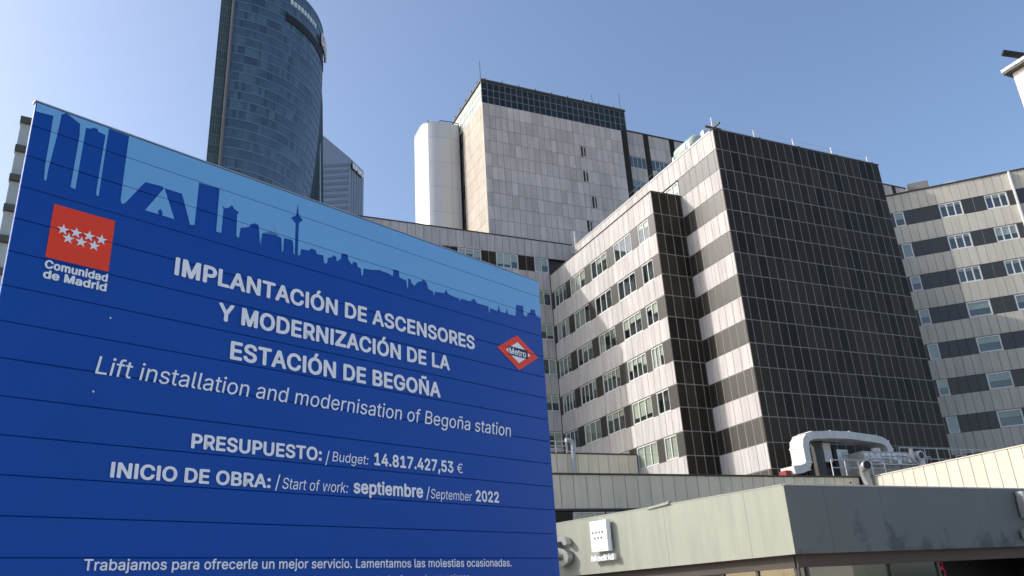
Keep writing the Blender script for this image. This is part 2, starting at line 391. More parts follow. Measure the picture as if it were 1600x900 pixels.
# ------------------------------------------------------------------ link wing at the back left
HL = 33.2+E
link = thing('link_wing', 'long grey shaded wing behind the billboard joining the ward wing at a corner', 'building', site(-24.5, 22.74), TH)
MB().box(0.4, 24.4, 0.4, 8.2, 0, HL-0.35).build('core', M['core'], link)
fl = Facade(link, 0, 0, 0)
def ul(D): return D+24.5
lc = [0]+[0.35+0.785*k for k in range(0, 28)]+[21.72]
fl.panels('parapet_panel', lc+([24.5] if False else []), 31.42+E, HL, M['stone'], M['joint_dark'], gap=0.035, tilt=0.0012)
fl.panels('parapet_panel', [21.72, 22.5, 23.3, 24.4], 31.42+E, HL, M['stone'], M['joint_dark'], gap=0.035)
LW = [(-2.85, -4.35, 2), (-6.1, -8.36, 3), (-9.91, -12.22, 3), (-13.77, -16.1, 3), (-17.6, -19.95, 3), (-21.5, -23.8, 3)]
for k in range(9):
    z1 = 31.42+E-3.4*k; z0 = z1-1.55
    prev = -2.75
    for (a, b_, n) in LW:
        if prev-a > 0.1: fl.panels('granite_panel', [ul(a), (ul(a)+ul(prev))/2, ul(prev)] if prev-a > 1 else [ul(a), ul(prev)], z0, z1, M['granite'], M['joint_pale'], gap=0.04, proud=-0.03, jd=0.012)
        if k == 0 or a > -5: fl.window(ul(b_), ul(a), z0+0.02, z1-0.02, n, rnd_blinds(n, 0.8), inset=0.05)
        else: fl.backing(ul(b_), ul(a), z0, z1, M['core'])
        prev = b_
    fl.panels('granite_panel', [0, ul(prev)], z0, z1, M['granite'], M['joint_pale'], gap=0.04, proud=-0.03, jd=0.012)
    fl.panels('spandrel_panel', span(ul(-12.3), ul(-2.8)), z0-1.85, z0, M['stone'], M['joint_dark'], gap=0.035)
    fl.backing(0, ul(-12.3), z0-1.85, z0, M['stone'], y0=0.0)
fl.backing(0, 24.4, 0, 31.42+E-3.4*9, M['joint_dark'])
fl.done()
MB().box(-0.06, 24.45, -0.06, 8.3, HL, HL+0.08).build('coping', M['coping'], link)
MB().box(0.0, 0.4, 0.02, 8.2, 0, HL-0.01).build('end_wall', M['stone'], link)

# ------------------------------------------------------------------ central tower
HT = 57.8+E
ZG = 54.79+E
tow = thing('hospital_tower', 'tall windowless stone tower with dark glazed top storey', 'building', site(-5.11, 31.6), TH)
TW = 19.6
MB().box(0.4, TW-0.1, 0.4, 16.0, 0, HT-0.3).build('core', M['core'], tow)
ft = Facade(tow, 0, 0, 0)
tc = [k*18.76/24 for k in range(25)]
SLIT = {1: [(12.95, 1)], 3: [(12.95, 1)], 5: [(13.85, 1)], 8: [(12.75, 1)]}
RT = 1.68
for k in range(14):
    z1 = ZG-RT*k
    if k < 10: ft.panels('stone_panel', tc, z1-RT, z1, M['stone_tower'], M['joint_dark'], gap=0.03, tilt=0.0015)
    else: ft.backing(0, 18.76, z1-RT, z1, M['stone_tower'], y0=0.0)
for (d0, zt, zb) in ((7.55, 51.3, 49.9), (7.55, 47.9, 46.5), (8.4, 44.6, 43.1), (7.4, 41.3, 39.9)):
    u = d0+5.11
    mb = MB().box(u, u+0.24, -0.02, 0.06, zb+E, zt+E).box(u+0.42, u+0.58, -0.02, 0.06, zb+E+0.1, zt+E-0.1)
    mb.build('slit_window', M['louvre'], tow)
ft.panels('corner_panel', [18.76, TW], 33, ZG, M['granite'], M['joint_pale'], gap=0.02)
gc = [k*TW/26 for k in range(27)]
for r in range(3):
    z0 = ZG+0.955*r
    for a, c in zip(gc[:-1], gc[1:]):
        ft.add('glass_pane', panel_mesh('glass_pane', c-a-0.09, 0.955-0.09, M['pent_glass'], 0.03, 0.006), (a+c)/2, 0.05, z0+0.4775, tilt=0.01)
mb = MB()
for a in gc: mb.box(a-0.045, a+0.045, 0.0, 0.12, ZG, ZG+2.87)
for r in range(1, 4): mb.box(0, TW, 0.01, 0.11, ZG+0.955*r-0.045, ZG+0.955*r+0.045)
mb.build('glazing_bars', mat('greenish_bar', (0.17, 0.19, 0.175), 0.5, 0.4), tow)
ft.done()
MB().box(-0.1, TW+0.1, -0.1, 16.1, HT-0.06, HT+0.22).build('coping', M['coping'], tow)
MB().box(0.012, 0.3, 0.012, 0.3, 20, ZG).build('corner_post', M['stone_tower'], tow)
fc = Facade(tow, 0, 13.0, -math.pi/2); fc.end = 13.0
for k in range(14):
    z1 = ZG-RT*k
    fc.panels('stone_panel_warm', [13-6.4*(1-q/8) for q in range(8)]+[13.0], z1-RT, z1, M['stone_warm'], M['joint_dark'], gap=0.02, tilt=0.001)
for k in range(14):
    z1 = ZG-RT*k; fc.backing(0, 6.6, z1-RT, z1, M['joint_dark'], y0=0.20)
for r in range(3):
    z0 = ZG+0.955*r
    for q in range(13):
        fc.add('glass_pane_pale', panel_mesh('glass_pane_pale', 0.9, 0.955-0.06, M['pent_pale'], 0.03, 0.006), 3.5+0.475+0.95*q-3.0, 0.04, z0+0.4775)
fc.backing(0, 12.93, ZG, ZG+2.87, M['joint_pale'], y0=0.07)
fc.done()
for zv in (41.6, 42.7, 45.9, 46.5, 47.1, 53.0):
    MB().box(0.02, 0.16, 6.6, 7.35, zv+E, zv+E+0.35).build('vent', M['black'], tow)
for d_, h_ in ((0.05, 2.1), (19.3, 2.0), (15.2, 1.0)):
    MB().tube([(d_, 0.3, HT+0.2), (d_, 0.3, HT+h_+0.8)], 0.035, 6).build('mast', M['coping'], tow)
mb = MB().box(15.5, 19.2, 0.6, 2.2, HT+0.2, HT+0.5); mb.build('roof_unit', M['coping'], tow)
mb = MB()
for k in range(9): mb.box(0.4+k*2.2, 0.52+k*2.2, -0.12, 0.1, HT+0.2, HT+0.42)
for k in range(6): mb.box(-0.14, 0.06, 1+k*1.9, 1.12+k*1.9, HT+0.2, HT+0.42)
mb.build('edge_clips', M['coping'], tow)

# silver rounded stair drum
drum = thing('stair_drum', 'silver metal stair drum with rounded corners left of the stone tower', 'tower', site(-5.2, 39.0), TH)
R_ = 1.9; Wd, Dd = 4.4, 6.0
def ring_pts(n=6):
    P = [(0.0, 0.0)]
    P.append((-1.15, 0.0)); P.append((-Wd+R_, 0.0))
    for k in range(1, n+1):
        q = math.pi/2*k/n; P.append((-Wd+R_-R_*math.sin(q), R_-R_*math.cos(q)))
    P.append((-Wd, 3.6))
    for k in range(1, n+1):
        q = math.pi/2*k/n; P.append((-Wd+R_*(1-math.cos(q))*0.6, 3.6+2.4*math.sin(q)))
    P.append((0.0, 6.0)); return P
RP = ring_pts()
ZD = 56.05+E
mb = MB(); mb.prism([(x*0.985-0.02, y*0.97+0.08) for x, y in RP], 20, ZD-0.06); mb.build('core', M['joint_pale'], drum)
lev = [ZD, ZD-2.1, ZD-5.5, ZD-8.9, ZD-12.3, ZD-15.7, ZD-19.1]
segs = [RP[0:2], RP[1:3]+RP[3:6], RP[5:9]+RP[9:10], RP[9:]]
for a, c in zip(lev[:-1], lev[1:]):
    for sg in segs:
        mb = MB(); n = len(sg)
        pts = [Vector((x, y)) for x, y in sg]
        # trim 1.5 cm at both ends
        d0 = (pts[1]-pts[0]).normalized(); d1 = (pts[-1]-pts[-2]).normalized()
        pts[0] = pts[0]+d0*0.012; pts[-1] = pts[-1]-d1*0.012
        for zz_ in (c+0.012, a-0.012):
            mb.v += [(p.x, p.y, zz_) for p in pts]
        for k in range(n-1): mb.f.append((k, k+1, n+k+1, n+k))
        me = mb.mesh('metal_panel', M['silver'], smooth=True, recalc=False)
        put('metal_panel', me, drum)
MB().prism([(x*1.01, y) for x, y in RP], ZD, ZD+0.08).build('cap', M['silver'], drum)
mb = MB().tube([(-2.6, 0.2, ZD+0.08), (-2.4, 0.2, ZD+0.4), (-1.0, 0.15, ZD+0.45), (-0.1, -0.1, ZD+0.2), (0.0, -0.3, ZD-1.0)], 0.06, 6)
mb.build('cable', M['coping'], drum)
MB().box(-3.9, -3.75, 0.6, 0.75, ZD, ZD+0.35).build('vent_pipe', M['coping'], drum)

# ------------------------------------------------------------------ rear slab behind the tower and black block
rear = thing('rear_slab', 'grey rear slab with dark vertical piers showing right of the stone tower', 'building', site(14.0, 33.5), TH)
HR = 56.3+E
MB().box(0.4, 62, 0.4, 12.0, 0, HR-0.3).build('core', M['core'], rear)
fr_ = Facade(rear, 0, 0, 0)
def ur(D): return D-14.0
for b_ in range(13):
    d0 = 15.0+4.05*b_; vis = b_ < 3 or b_ > 10
    for (za, zb) in ((HR-1.8, HR), (HR-3.6, HR-1.8)):
        if vis: fr_.panels('stone_panel', span(ur(d0), ur(d0+3.3), 0.82), za, zb, M['stone_tower'], M['joint_dark'], gap=0.03, tilt=0.001)
        else: fr_.backing(ur(d0), ur(d0+3.3), za, zb, M['stone_tower'], y0=0)
    for k in range(2):
        zt = HR-3.6-3.5*k
        if b_ < 3:
            fr_.window(ur(d0), ur(d0+3.3), zt-1.65, zt, 5, rnd_blinds(5, 0.7), bm=M['curtain'])
        fr_.panels('stone_panel', span(ur(d0), ur(d0+3.3), 0.82), zt-3.5, zt-1.65, M['stone_tower'], M['joint_dark'], gap=0.03) if b_ < 3 else fr_.backing(ur(d0), ur(d0+3.3), zt-3.5, zt, M['stone_tower'], y0=0)
    fr_.backing(ur(d0), ur(d0+3.3), 0, HR-10.6, M['stone_tower'], y0=0)
    fr_.add('pier', panel_mesh('pier', 0.74, HR-20-0.02, M['granite'], 0.3, 0.02), ur(d0+3.3)+0.375, -0.06, (HR+20)/2)
fr_.add('pier', panel_mesh('pier', 0.96, HR-20-0.02, M['granite'], 0.3, 0.02), 0.5, -0.06, (HR+20)/2)
fr_.done()
MB().box(0, 62, -0.1, 12.1, HR, HR+0.15).build('coping', M['coping'], rear)
MB().tube([(46.2, 1, HR), (46.2, 1, HR+2.2)], 0.04, 5).build('mast', M['coping'], rear)

# ------------------------------------------------------------------ angled right wing
SCW = 82.6
Wp = ray(1480, 327); Wp = Vector((Wp.x, Wp.y, 0)).normalized()*SCW
WU = hd(109.79)
rw = thing('right_wing', 'beige angled hospital wing at the right with dark panels between windows', 'building', Wp, math.radians(90-109.79))
HW = 35.92+E
MB().box(-11.6, 14.0, 0.4, 14, 0, HW-0.3).build('core', M['core'], rw)
fR = Facade(rw, 0, 0, 0)
wc = [-5.84+0.73*k for k in range(17)]
wc = [x for x in wc if x < 5.7]+[5.8, 6.6, 7.35, 8.1, 8.9]
fR.panels('light_panel', wc, 34.05+E, HW, M['stone_beige'], M['joint_dark'], gap=0.028, tilt=0.0015)
WR = [(-4.7, -3.8, 1), (-0.66, 1.3, 3), (3.3, 5.2, 3)]
for k in range(9):
    z1 = 34.05+E-3.4*k; z0 = z1-1.52
    prev = -5.84
    for (a, b_, n) in WR:
        fR.panels('granite_panel', span(prev, a, 0.8), z0, z1, M['granite_lit'], M['joint_dark'], gap=0.03, proud=-0.03, tilt=0.002, b=0.01)
        if n == 1: fR.window(a, b_, z0+0.02, z1-0.02, 1, [random.choice([0, 0.5, 1.0])], fr=0.10, bm=M['curtain'])
        elif k < 3: fR.window(a, b_, z0+0.02, z1-0.02, 3, [0.15, 0.2, 0.15] if k != 1 or a < 0 else [0.6, 0.6, 0.6], fr=0.11)
        else: fR.window(a, b_, z0+0.02, z1-0.02, 1, [random.choice([0.4, 0.5, 0.55])], fr=0.12, bm=M['curtain'])
        prev = b_
    fR.panels('granite_panel', [5.2, 5.8], z0, z1, M['granite_lit'], M['joint_dark'], gap=0.03, proud=-0.03)
    fR.panels('granite_panel', [5.95, 6.7, 7.45, 8.9], z0, z1, M['granite_lit'], M['joint_dark'], gap=0.03, proud=-0.03)
    fR.panels('light_panel', wc, z0-1.88, z0, M['stone_beige'], M['joint_dark'], gap=0.028, tilt=0.0015)
fR.backing(-11.9, -5.84, 0, HW, M['stone_beige'], y0=0.0); fR.backing(8.9, 14, 0, HW, M['stone_beige'], y0=0.0)
fR.backing(-5.84, 8.9, 0, 34.05+E-3.4*9, M['stone_beige'])
fR.done()
dW, sW, _ = site_of(Wp)
c_, k_ = math.cos(TH-rw.rotation_euler.z), math.sin(TH-rw.rotation_euler.z)
def in_rw(D, S): x, y = D-dW, S-sW; return (c_*x-k_*y, c_*y+k_*x)
mb = MB(); mb.prism([in_rw(24.75, 8.6), in_rw(27.0, 8.6), in_rw(27.0, 9.35), in_rw(24.75, 11.6)], 0, 39.3+E); mb.build('shadow_block', M['stone_beige'], rw)  # unseen block added behind the gable to cast the shadow on this wing
MB().box(5.78, 5.9, -0.32, 0.04, 0.2, HW-0.02).build('downpipe', M['alu'], rw)
MB().box(-12, 14, -0.1, 14, HW, HW+0.12).build('coping', M['coping'], rw)
mb = MB().box(-2.7, -0.8, 1.0, 2.4, HW+0.12, HW+1.35); mb.build('roof_unit', M['roof'], rw)
mb = MB().box(0.6, 1.6, 0.8, 1.6, HW+0.12, HW+0.62); mb.build('vent_cap', M['white'], rw)

# ------------------------------------------------------------------ low annex between podium and ward wing
ann = thing('low_annex', 'low pale annex wall tucked between the ward wing and podium', 'building', site(-30, 11.1), TH)
HA = 10.2+E
MB().box(0.3, 27.1, 0.3, 11.0, 0, HA-0.05).build('core', M['podium'], ann)
fa = Facade(ann, 0, 0, 0)
fa.panels('panel', [10+0.86*k for k in range(20)]+[27.16], HA-3.2, HA, M['podium'], M['joint_dark'], gap=0.03)
fa.backing(0, 10, 0, HA, M['podium'], y0=0.0); fa.backing(10, 27.16, 0, HA-3.2, M['podium'])
fa.done()
MB().box(0, 27.15, -0.06, 0.4, HA, HA+0.08).build('coping', M['coping'], ann)

# ------------------------------------------------------------------ podium
PS = -5.0
HP = 6.02+E
pod = thing('podium', 'long low podium of upright grey beige panels in front of the black block', 'building', site(-42, PS), TH)
MB().box(0.4, 42+17, 0.4, 15.5, 0, HP-0.5).build('core', M['core'], pod)
fp = Facade(pod, 0, 0, 0)
P0u = 42-18.02-0.75*6
pc = [P0u+0.752*k for k in range(33)]
pc = [x for x in pc if x < 42+2.0]+[42+2.0]
fp.panels('panel', pc, 4.34+E, HP, M['podium'], M['joint_dark'], gap=0.028, tilt=0.0012)
MB().box(0, 44.4, -0.05, 0.3, 4.25+E, 4.34+E).build('drip_rail', M['coping'], pod)
fp.panels('granite_panel', [42-19.4, 42-18.5, 42-17.45], 2.3+E, 4.2+E, M['granite'], M['joint_dark'], gap=0.03, proud=-0.05)
fp.window(42-17.4, 42-15.6, 2.5+E, 4.2+E, 3, [1, 1, 1], inset=0.05)
fp.window(42-15.5, 42-13.6, 2.5+E, 4.2+E, 3, [1, 1, 1], inset=0.05)
fp.backing(0, P0u, 0, HP, M['podium'], y0=0.0)
fp.backing(P0u, 42-19.4, 0, 4.25+E, M['joint_dark']); fp.backing(42-13.6, 44, 0, 4.25+E, M['joint_dark'])
fp.backing(42-19.4, 42-13.6, 0, 2.3+E, M['joint_dark'])
fp.done()
MB().box(0, 44.05, -0.07, 0.42, HP, HP+0.07).build('coping', M['coping'], pod)
MB().tube([(42+1.25, -0.05, 5.70+E), (42+1.25, 0.05, 5.70+E)], 0.055, 8).build('drain_hole', M['black'], pod)
MB().box(0.4, 59, 0.42, 15.4, HP-0.5, HP-0.35).build('roof', M['roof'], pod)
# sunlit arm coming forward on the right
arm = thing('sunlit_annex', 'sunlit cream low building of tall panels running forward on the right', 'building', site(2.44, PS-11.5), TH)
HM = 5.96+E
MB().box(0.4, 14, 0.3, 11.4, 0, HM-0.3).build('core', M['core'], arm)
fm = Facade(arm, 0, 11.45, -math.pi/2)
fm.panels('panel', [0.0]+[0.55+0.722*k for k in range(15)]+[11.45], 2.6+E, HM, M['cream'], M['joint_dark'], gap=0.022, tilt=0.001)
fm.backing(0, 11.45, 0, 2.6+E, M['cream'], y0=0.0)
fm.done()
MB().box(0.05, 14, 0.0, 0.3, 0, HM-0.01).build('end_wall', M['cream'], arm)
MB().box(-0.03, 0.4, -0.02, 11.4, HM, HM+0.06).build('coping', M['cream'], arm)
MB().box(0.4, 14, 0.0, 11.4, HM-0.3, HM-0.2).build('roof', M['roof'], arm)

# ------------------------------------------------------------------ plant and pipes on the roofs
def L2(D, S, z): return (D, S, z+E)
def rect_duct(mb, pts, hw, hh):           # rectangular duct through 3-D points in the D-z plane
    n = len(pts); i0 = len(mb.v)
    for k, p in enumerate(pts):
        a = Vector(pts[max(k-1, 0)]); c = Vector(pts[min(k+1, n-1)]); t = (c-a).normalized(); nn = Vector((-t.z, 0, t.x))
        for (sy, sn) in ((-1, -1), (1, -1), (1, 1), (-1, 1)):
            q = Vector(p)+nn*hh*sn; mb.v.append((q.x, q.y+sy*hw, q.z))
    for k in range(n-1):
        for j in range(4):
            j2 = (j+1) % 4; mb.f.append((i0+4*k+j, i0+4*k+j2, i0+4*k+4+j2, i0+4*k+4+j))
    mb.f.append((i0, i0+1, i0+2, i0+3)); mb.f.append((i0+4*n-1, i0+4*n-2, i0+4*n-3, i0+4*n-4))
dk = thing('roof_duct', 'big white curved air duct bent like a bracket on the podium roof', 'duct', site(0, -2.0), TH)
mb = MB()
path = [(-0.55, 0, 6.85+E), (0.1, 0, 6.9+E), (0.55, 0, 7.05+E), (0.72, 0, 7.35+E), (0.72, 0, 8.3+E), (0.8, 0, 8.65+E), (1.05, 0, 8.92+E), (1.4, 0, 9.03+E),
        (3.0, 0, 9.12+E), (4.6, 0, 9.12+E), (6.9, 0, 8.93+E), (7.4, 0, 8.85+E), (7.78, 0, 8.66+E), (7.95, 0, 8.3+E), (7.98, 0, 6.4+E)]
rect_duct(mb, path, 0.60, 0.24); mb.build('duct_body', M['white'], dk)
mb = MB()
for k in (2, 3, 4, 6, 7, 8, 9, 10, 12, 13): 
    p = Vector(path[k]); t = (Vector(path[k+1])-Vector(path[k-1])).normalized(); nn = Vector((-t.z, 0, t.x))
    pts = [tuple(p-t*0.035), tuple(p+t*0.035)]; mb = MB(); rect_duct(mb, pts, 0.63, 0.27); mb.build('flange', M['metal'], dk)
MB().box(-1.0, -0.6, -0.3, 0.3, 6.0+E, 6.85+E).build('fan_housing', M['red'], dk)
MB().box(2.25, 3.0, 0.3, 0.6, 6.0+E, 8.9+E).build('leg_frame', M['coping'], dk)
fanb = thing('air_handler', 'pale air handling unit with dark intake standing under the duct', 'machine', site(2.7, -1.2), TH)
MB().box(-0.1, 1.6, -0.3, 0.7, 6.0+E, 7.2+E).box(1.3, 1.6, -0.32, 0.72, 7.2+E, 8.6+E).build('casing', M['black'], fanb)
mb = MB(); mb.prism([(0.1, -0.5), (0.95, -0.5), (0.95, 0.3), (0.1, 0.3)], 7.55+E, 8.75+E); mb.build('hood', M['white'], fanb)
mb = MB(); mb.box(1.62, 2.6, -0.3, 0.6, 6.0+E, 8.4+E); mb.build('cabinet', M['metal'], fanb)
mb = MB()
for k in range(4): mb.box(2.05, 2.55, -0.36, -0.3, 7.0+E+0.34*k, 7.22+E+0.34*k)
mb.build('louvre', M['white'], fanb)
# chillers: a row of small pipe-work machines
chl = thing('roof_chiller', 'cluttered chiller bench of bent white pipes between duct and railing', 'machine', site(5.3, -2.9), TH)
MB().box(0, 5.6, 0.25, 1.6, 7.0+E, 8.1+E).build('casing', mat('grey_casing', (0.42, 0.42, 0.40), 0.6, 0.4, noise=0.25, nscale=(2, 2, 2)), chl)
mb = MB()
for k in range(11): mb.panel(0.1+0.5*k, 0.5+0.5*k, 7.1+E, 8.0+E, 0.06, 0.02, y0=0.2)
mb.build('casing_doors', M['metal'], chl, kind='stuff')
MB().box(-0.2, 8.2, 0.0, 1.8, 6.55+E, 6.95+E).build('bench', mat('rusty_beam', (0.36, 0.31, 0.25), 0.8, 0.3, noise=0.3, nscale=(1.5, 1.5, 1.5)), chl)
random.seed(5)
for k, (h, y, x0, x1) in enumerate(((7.22, 0.02, -0.2, 5.4), (7.42, 0.10, 0.3, 4.6), (7.58, -0.02, 0.0, 3.1), (7.80, 0.08, 1.7, 5.9))):
    pts = [(x0, y+0.25, h-0.25+E), (x0, y, h+E)]
    n = 4
    for j in range(1, n): pts += [(x0+(x1-x0)*j/n-0.08, y, h+E), (x0+(x1-x0)*j/n+0.08, y-0.02, h+random.uniform(-0.07, 0.07)+E)]
    pts += [(x1, y, h+E), (x1+0.1, y, h-0.15+E), (x1+0.1, y+0.2, h-0.5+E)]
    MB().tube(pts, random.choice([0.035, 0.05, 0.06]), 7).build('pipe_run', M['metal'], chl, smooth=True)
for k in range(7):
    x = 0.2+0.75*k+random.uniform(-0.15, 0.15); h = random.uniform(7.6, 8.25); y = random.uniform(-0.05, 0.12)
    MB().tube([(x, y, 7.0+E), (x, y, h-0.1+E), (x+0.05, y+0.05, h+E), (x+0.12, y+0.25, h+E)], 0.035, 6).build('riser', M['metal'], chl, smooth=True)
for k in range(6):
    x = 0.35+0.85*k+random.uniform(-0.2, 0.2); z_ = 7.0+random.uniform(0.0, 0.5)
    MB().panel(x, x+random.uniform(0.2, 0.5), z_+E, z_+random.uniform(0.2, 0.5)+E, 0.3, 0.02, y0=-0.02).build('valve_box', random.choice([M['metal'], M['white'], M['steel']]), chl)
MB().box(1.0, 1.5, 0.1, 0.4, 8.0+E, 8.3+E).build('junction_box', M['white'], chl)
mb = MB()
for k in range(8):
    q = 2*math.pi*k/8
mb.tube([(4.9, 0.3, 7.85+E), (4.9, -0.1, 7.85+E)], 0.33, 14).build('fan_drum', M['white'], chl)
MB().tube([(4.9, -0.105, 7.85+E), (4.9, -0.12, 7.85+E)], 0.22, 14).build('fan_opening', M['black'], chl)
MB().tube([(4.25, 0.1, 7.4+E), (4.25, 0.1, 8.3+E)], 0.13, 10).build('cylinder', M['white'], chl)
MB().tube([(3.7, -0.1, 7.8+E), (5.4, -0.15, 6.6+E)], 0.04, 6).build('brace', M['white'], chl)
# railings
def railing(name, label, x0, x1, S, z0, zt, posts, rz=TH, D=0.0, rails=(1.0, 0.55)):
    r = thing(name, label, 'railing', site(D, S), rz, 'roof railings')
    for k in range(posts):
        x = x0+(x1-x0)*k/(posts-1)
        MB().tube([(x, 0, z0+E), (x, 0, zt+E)], 0.035, 6).build('post', M['metal'], r)
    for h in rails:
        MB().tube([(x0, 0, z0+(zt-z0)*h+E), (x1, 0, z0+(zt-z0)*h+E)], 0.035, 6).build('rail', M['metal'], r)
    return r
railing('roof_railing', 'long grey railing right of the chiller along the roof below the black wall', 9.1, 18.6, -2.3, 6.6, 8.47, 9, rails=(1.0, 0.62, 0.3))
railing('roof_railing', 'short pale railing in front of the white duct on podium edge', 1.2, 5.6, -3.9, 6.3, 7.25, 5, rails=(1.0, 0.5))
r3 = railing('roof_railing', 'small white railing on the low annex beside the blue billboard', -11.5, -8.9, 10.95, 10.2, 11.05, 4, rails=(1.0, 0.6, 0.25))
MB().tube([(-8.47, 0.0, 7.6+E), (-8.47, 0.0, 10.8+E), (-8.5, 0.05, 11.05+E), (-8.75, 0.05, 11.12+E), (-9.0, 0.05, 11.12+E)], 0.16, 10).build(
    'vent_pipe', mat('blue_grey_pipe', (0.40, 0.42, 0.45), 0.5, 0.4), None, site(0, 10.75), TH)
tag(bpy.data.objects['vent_pipe.001'] if 'vent_pipe.001' in bpy.data.objects else bpy.data.objects['vent_pipe'],
    'blue grey vent pipe climbing the annex wall below the ward windows', 'pipe')
dp = thing('drain_pipe', 'fat grey pipe with black open mouth at the podium corner', 'pipe', site(0, PS-0.45), TH)
MB().tube([(1.90, -0.46, 6.60+E), (1.94, -0.30, 6.60+E), (1.98, -0.14, 6.52+E), (2.05, -0.02, 6.3+E), (2.15, -0.02, 5.6+E), (2.18, -0.02, 3.0+E)], 0.28, 12).build('pipe_body', M['steel'], dp, smooth=True)
MB().tube([(1.899, -0.464, 6.60+E), (1.896, -0.476, 6.60+E)], 0.245, 12).build('pipe_mouth', M['black'], dp)
MB().box(1.7, 2.5, -0.0, 0.4, 4.6+E, 4.75+E).build('bracket', M['metal'], dp)

# posts and lines on the roof edge
def roof_post(D, S, h, label, n=1):
    t = thing('roof_post', label, 'roof post', site(D, S, H0), TH, 'white posts along the roof edge')
    MB().tube([(0, 0, -0.25), (-0.02, 0, h)], [0.075, 0.05], 6).build('stem', M['white'], t)
    if n:
        MB().tube([(0.42, 0.1, -0.2), (0.42, 0.1, 0.32)], 0.03, 5).build('antenna_stem', M['coping'], t)
        MB().tube([(0.42, 0.1, 0.3), (0.62, 0.1, 0.42)], 0.09, 6).build('antenna_head', M['coping'], t)
    return t
roof_post(4.32, 0.3, 0.95, 'white roof post nearest the striped corner over the black wall')
roof_post(8.3, 0.3, 0.95, 'second white roof post from the striped corner over the black wall')
roof_post(12.38, 0.3, 0.95, 'third white roof post from the striped corner over the black wall')
roof_post(16.36, 0.3, 0.85, 'white roof post at the right end of the black wall')
roof_post(0.3, 3.8, 1.05, 'white roof post on the striped wall beside the tank', 0)
roof_post(0.3, 22.6, 1.9, 'white roof post at the far low end of striped wall', 0)
cp = roof_post(0.32, 0.32, 1.3, 'white corner post with dark crossbar on the black wall corner', 0)
MB().box(-0.75, 0.75, -0.06, 0.06, 0.28, 0.42).build('crossbar', M['coping'], cp)
MB().box(-0.06, 0.06, -0.8, 0.8, 0.28, 0.42).build('crossbar', M['coping'], cp)
mb = MB()
for h in (0.45, 0.85): mb.tube([(0.35, 0.3, H0+h), (16.36, 0.3, H0+h-0.05)], 0.012, 4)
for h in (0.45, 0.85): mb.tube([(0.35, 0.3, H0+h), (0.3, 22.6, H0+h)], 0.012, 4)
tag(mb.build('safety_line', M['metal'], None, site(0, 0), TH), 'thin safety wires strung between the white roof posts', 'wire')
tk = thing('roof_tank', 'pale green horizontal tank peeking over the striped wall edge', 'tank', site(2.0, 5.3), TH)
mb = MB(); mb.tube([(0, -1.3, 34.45+E), (0, -1.1, 34.45+E), (0, 1.2, 34.45+E), (0, 1.4, 34.45+E)], [0.6, 0.85, 0.85, 0.55], 16)
mb.build('tank_body', mat('pale_green_tank', (0.40, 0.47, 0.42), 0.45, 0.4, noise=0.1, nscale=(1, 1, 1)), tk, smooth=True)
MB().box(-0.9, 0.9, -1.1, -0.9, H0-0.3, 34.3+E).box(-0.9, 0.9, 1.2, 1.4, H0-0.3, 34.3+E).build('cradle', M['metal'], tk)
MB().box(-0.3, 0.3, -2.3, -1.9, H0-0.3, 35.0+E).build('control_box', M['white'], tk)

# ------------------------------------------------------------------ text
FONT = None
try:                                       # Blender's own interface typeface
    import os
    FONT = bpy.data.fonts.load(os.path.join(bpy.utils.system_resource('DATAFILES'), 'fonts', 'Inter.woff2'))
except Exception:
    FONT = None
def _arc(cx, cy, r, a0, a1, n=10):
    return [(cx+r*math.cos(math.radians(a0+(a1-a0)*k/n)), cy+r*math.sin(math.radians(a0+(a1-a0)*k/n))) for k in range(n+1)]
DRAWN = {                                  # plain upright shapes: (advance, outlines)
    'I': (0.275, [[(.088, 0), (.188, 0), (.188, .727), (.088, .727)]]),
    'Z': (0.64, [[(.06, .727), (.59, .727), (.59, .652), (.19, .09), (.60, .09), (.60, 0), (.05, 0), (.05, .075), (.452, .637), (.06, .637)]]),
    'P': (0.635, [[(.088, 0), (.188, 0), (.188, .265), (.36, .265)] + _arc(.365, .496, .231, -90, 90) + [(.088, .727)],
                  [(.188, .355), (.36, .355)] + _arc(.36, .496, .141, -90, 90) + [(.188, .637)]]),
    'M': (0.86, [[(.088, 0), (.188, 0), (.188, .53), (.385, 0), (.475, 0), (.672, .53), (.672, 0), (.772, 0), (.772, .727), (.645, .727), (.43, .16), (.215, .727), (.088, .727)]]),
}
_gl = {}
def font_loops(body):
    cu = bpy.data.curves.new('glyph', 'FONT'); cu.size = 1.0; cu.body = body; cu.resolution_u = 4; cu.fill_mode = 'NONE'
    if FONT: cu.font = FONT
    o = bpy.data.objects.new('glyph', cu); COL.objects.link(o)
    dg = bpy.context.evaluated_depsgraph_get(); dg.update()
    tm = bpy.data.meshes.new_from_object(o.evaluated_get(dg)); bpy.data.objects.remove(o); bpy.data.curves.remove(cu)
    nb = {}
    for e in tm.edges:
        i, j = e.vertices; nb.setdefault(i, []).append(j); nb.setdefault(j, []).append(i)
    loops, seen = [], set()
    for st in range(len(tm.vertices)):
        if st in seen or st not in nb: continue
        lp, cur, prev = [], st, None
        while cur is not None and cur not in seen:
            seen.add(cur); lp.append(tuple(tm.vertices[cur].co.to_2d()))
            nx = [k for k in nb[cur] if k != prev and k not in seen]; prev, cur = cur, (nx[0] if nx else None)
        if len(lp) > 2: loops.append(lp)
    bpy.data.meshes.remove(tm); return loops
def _w(body):
    xs = [p[0] for l_ in font_loops(body) for p in l_]; return max(xs)-min(xs)
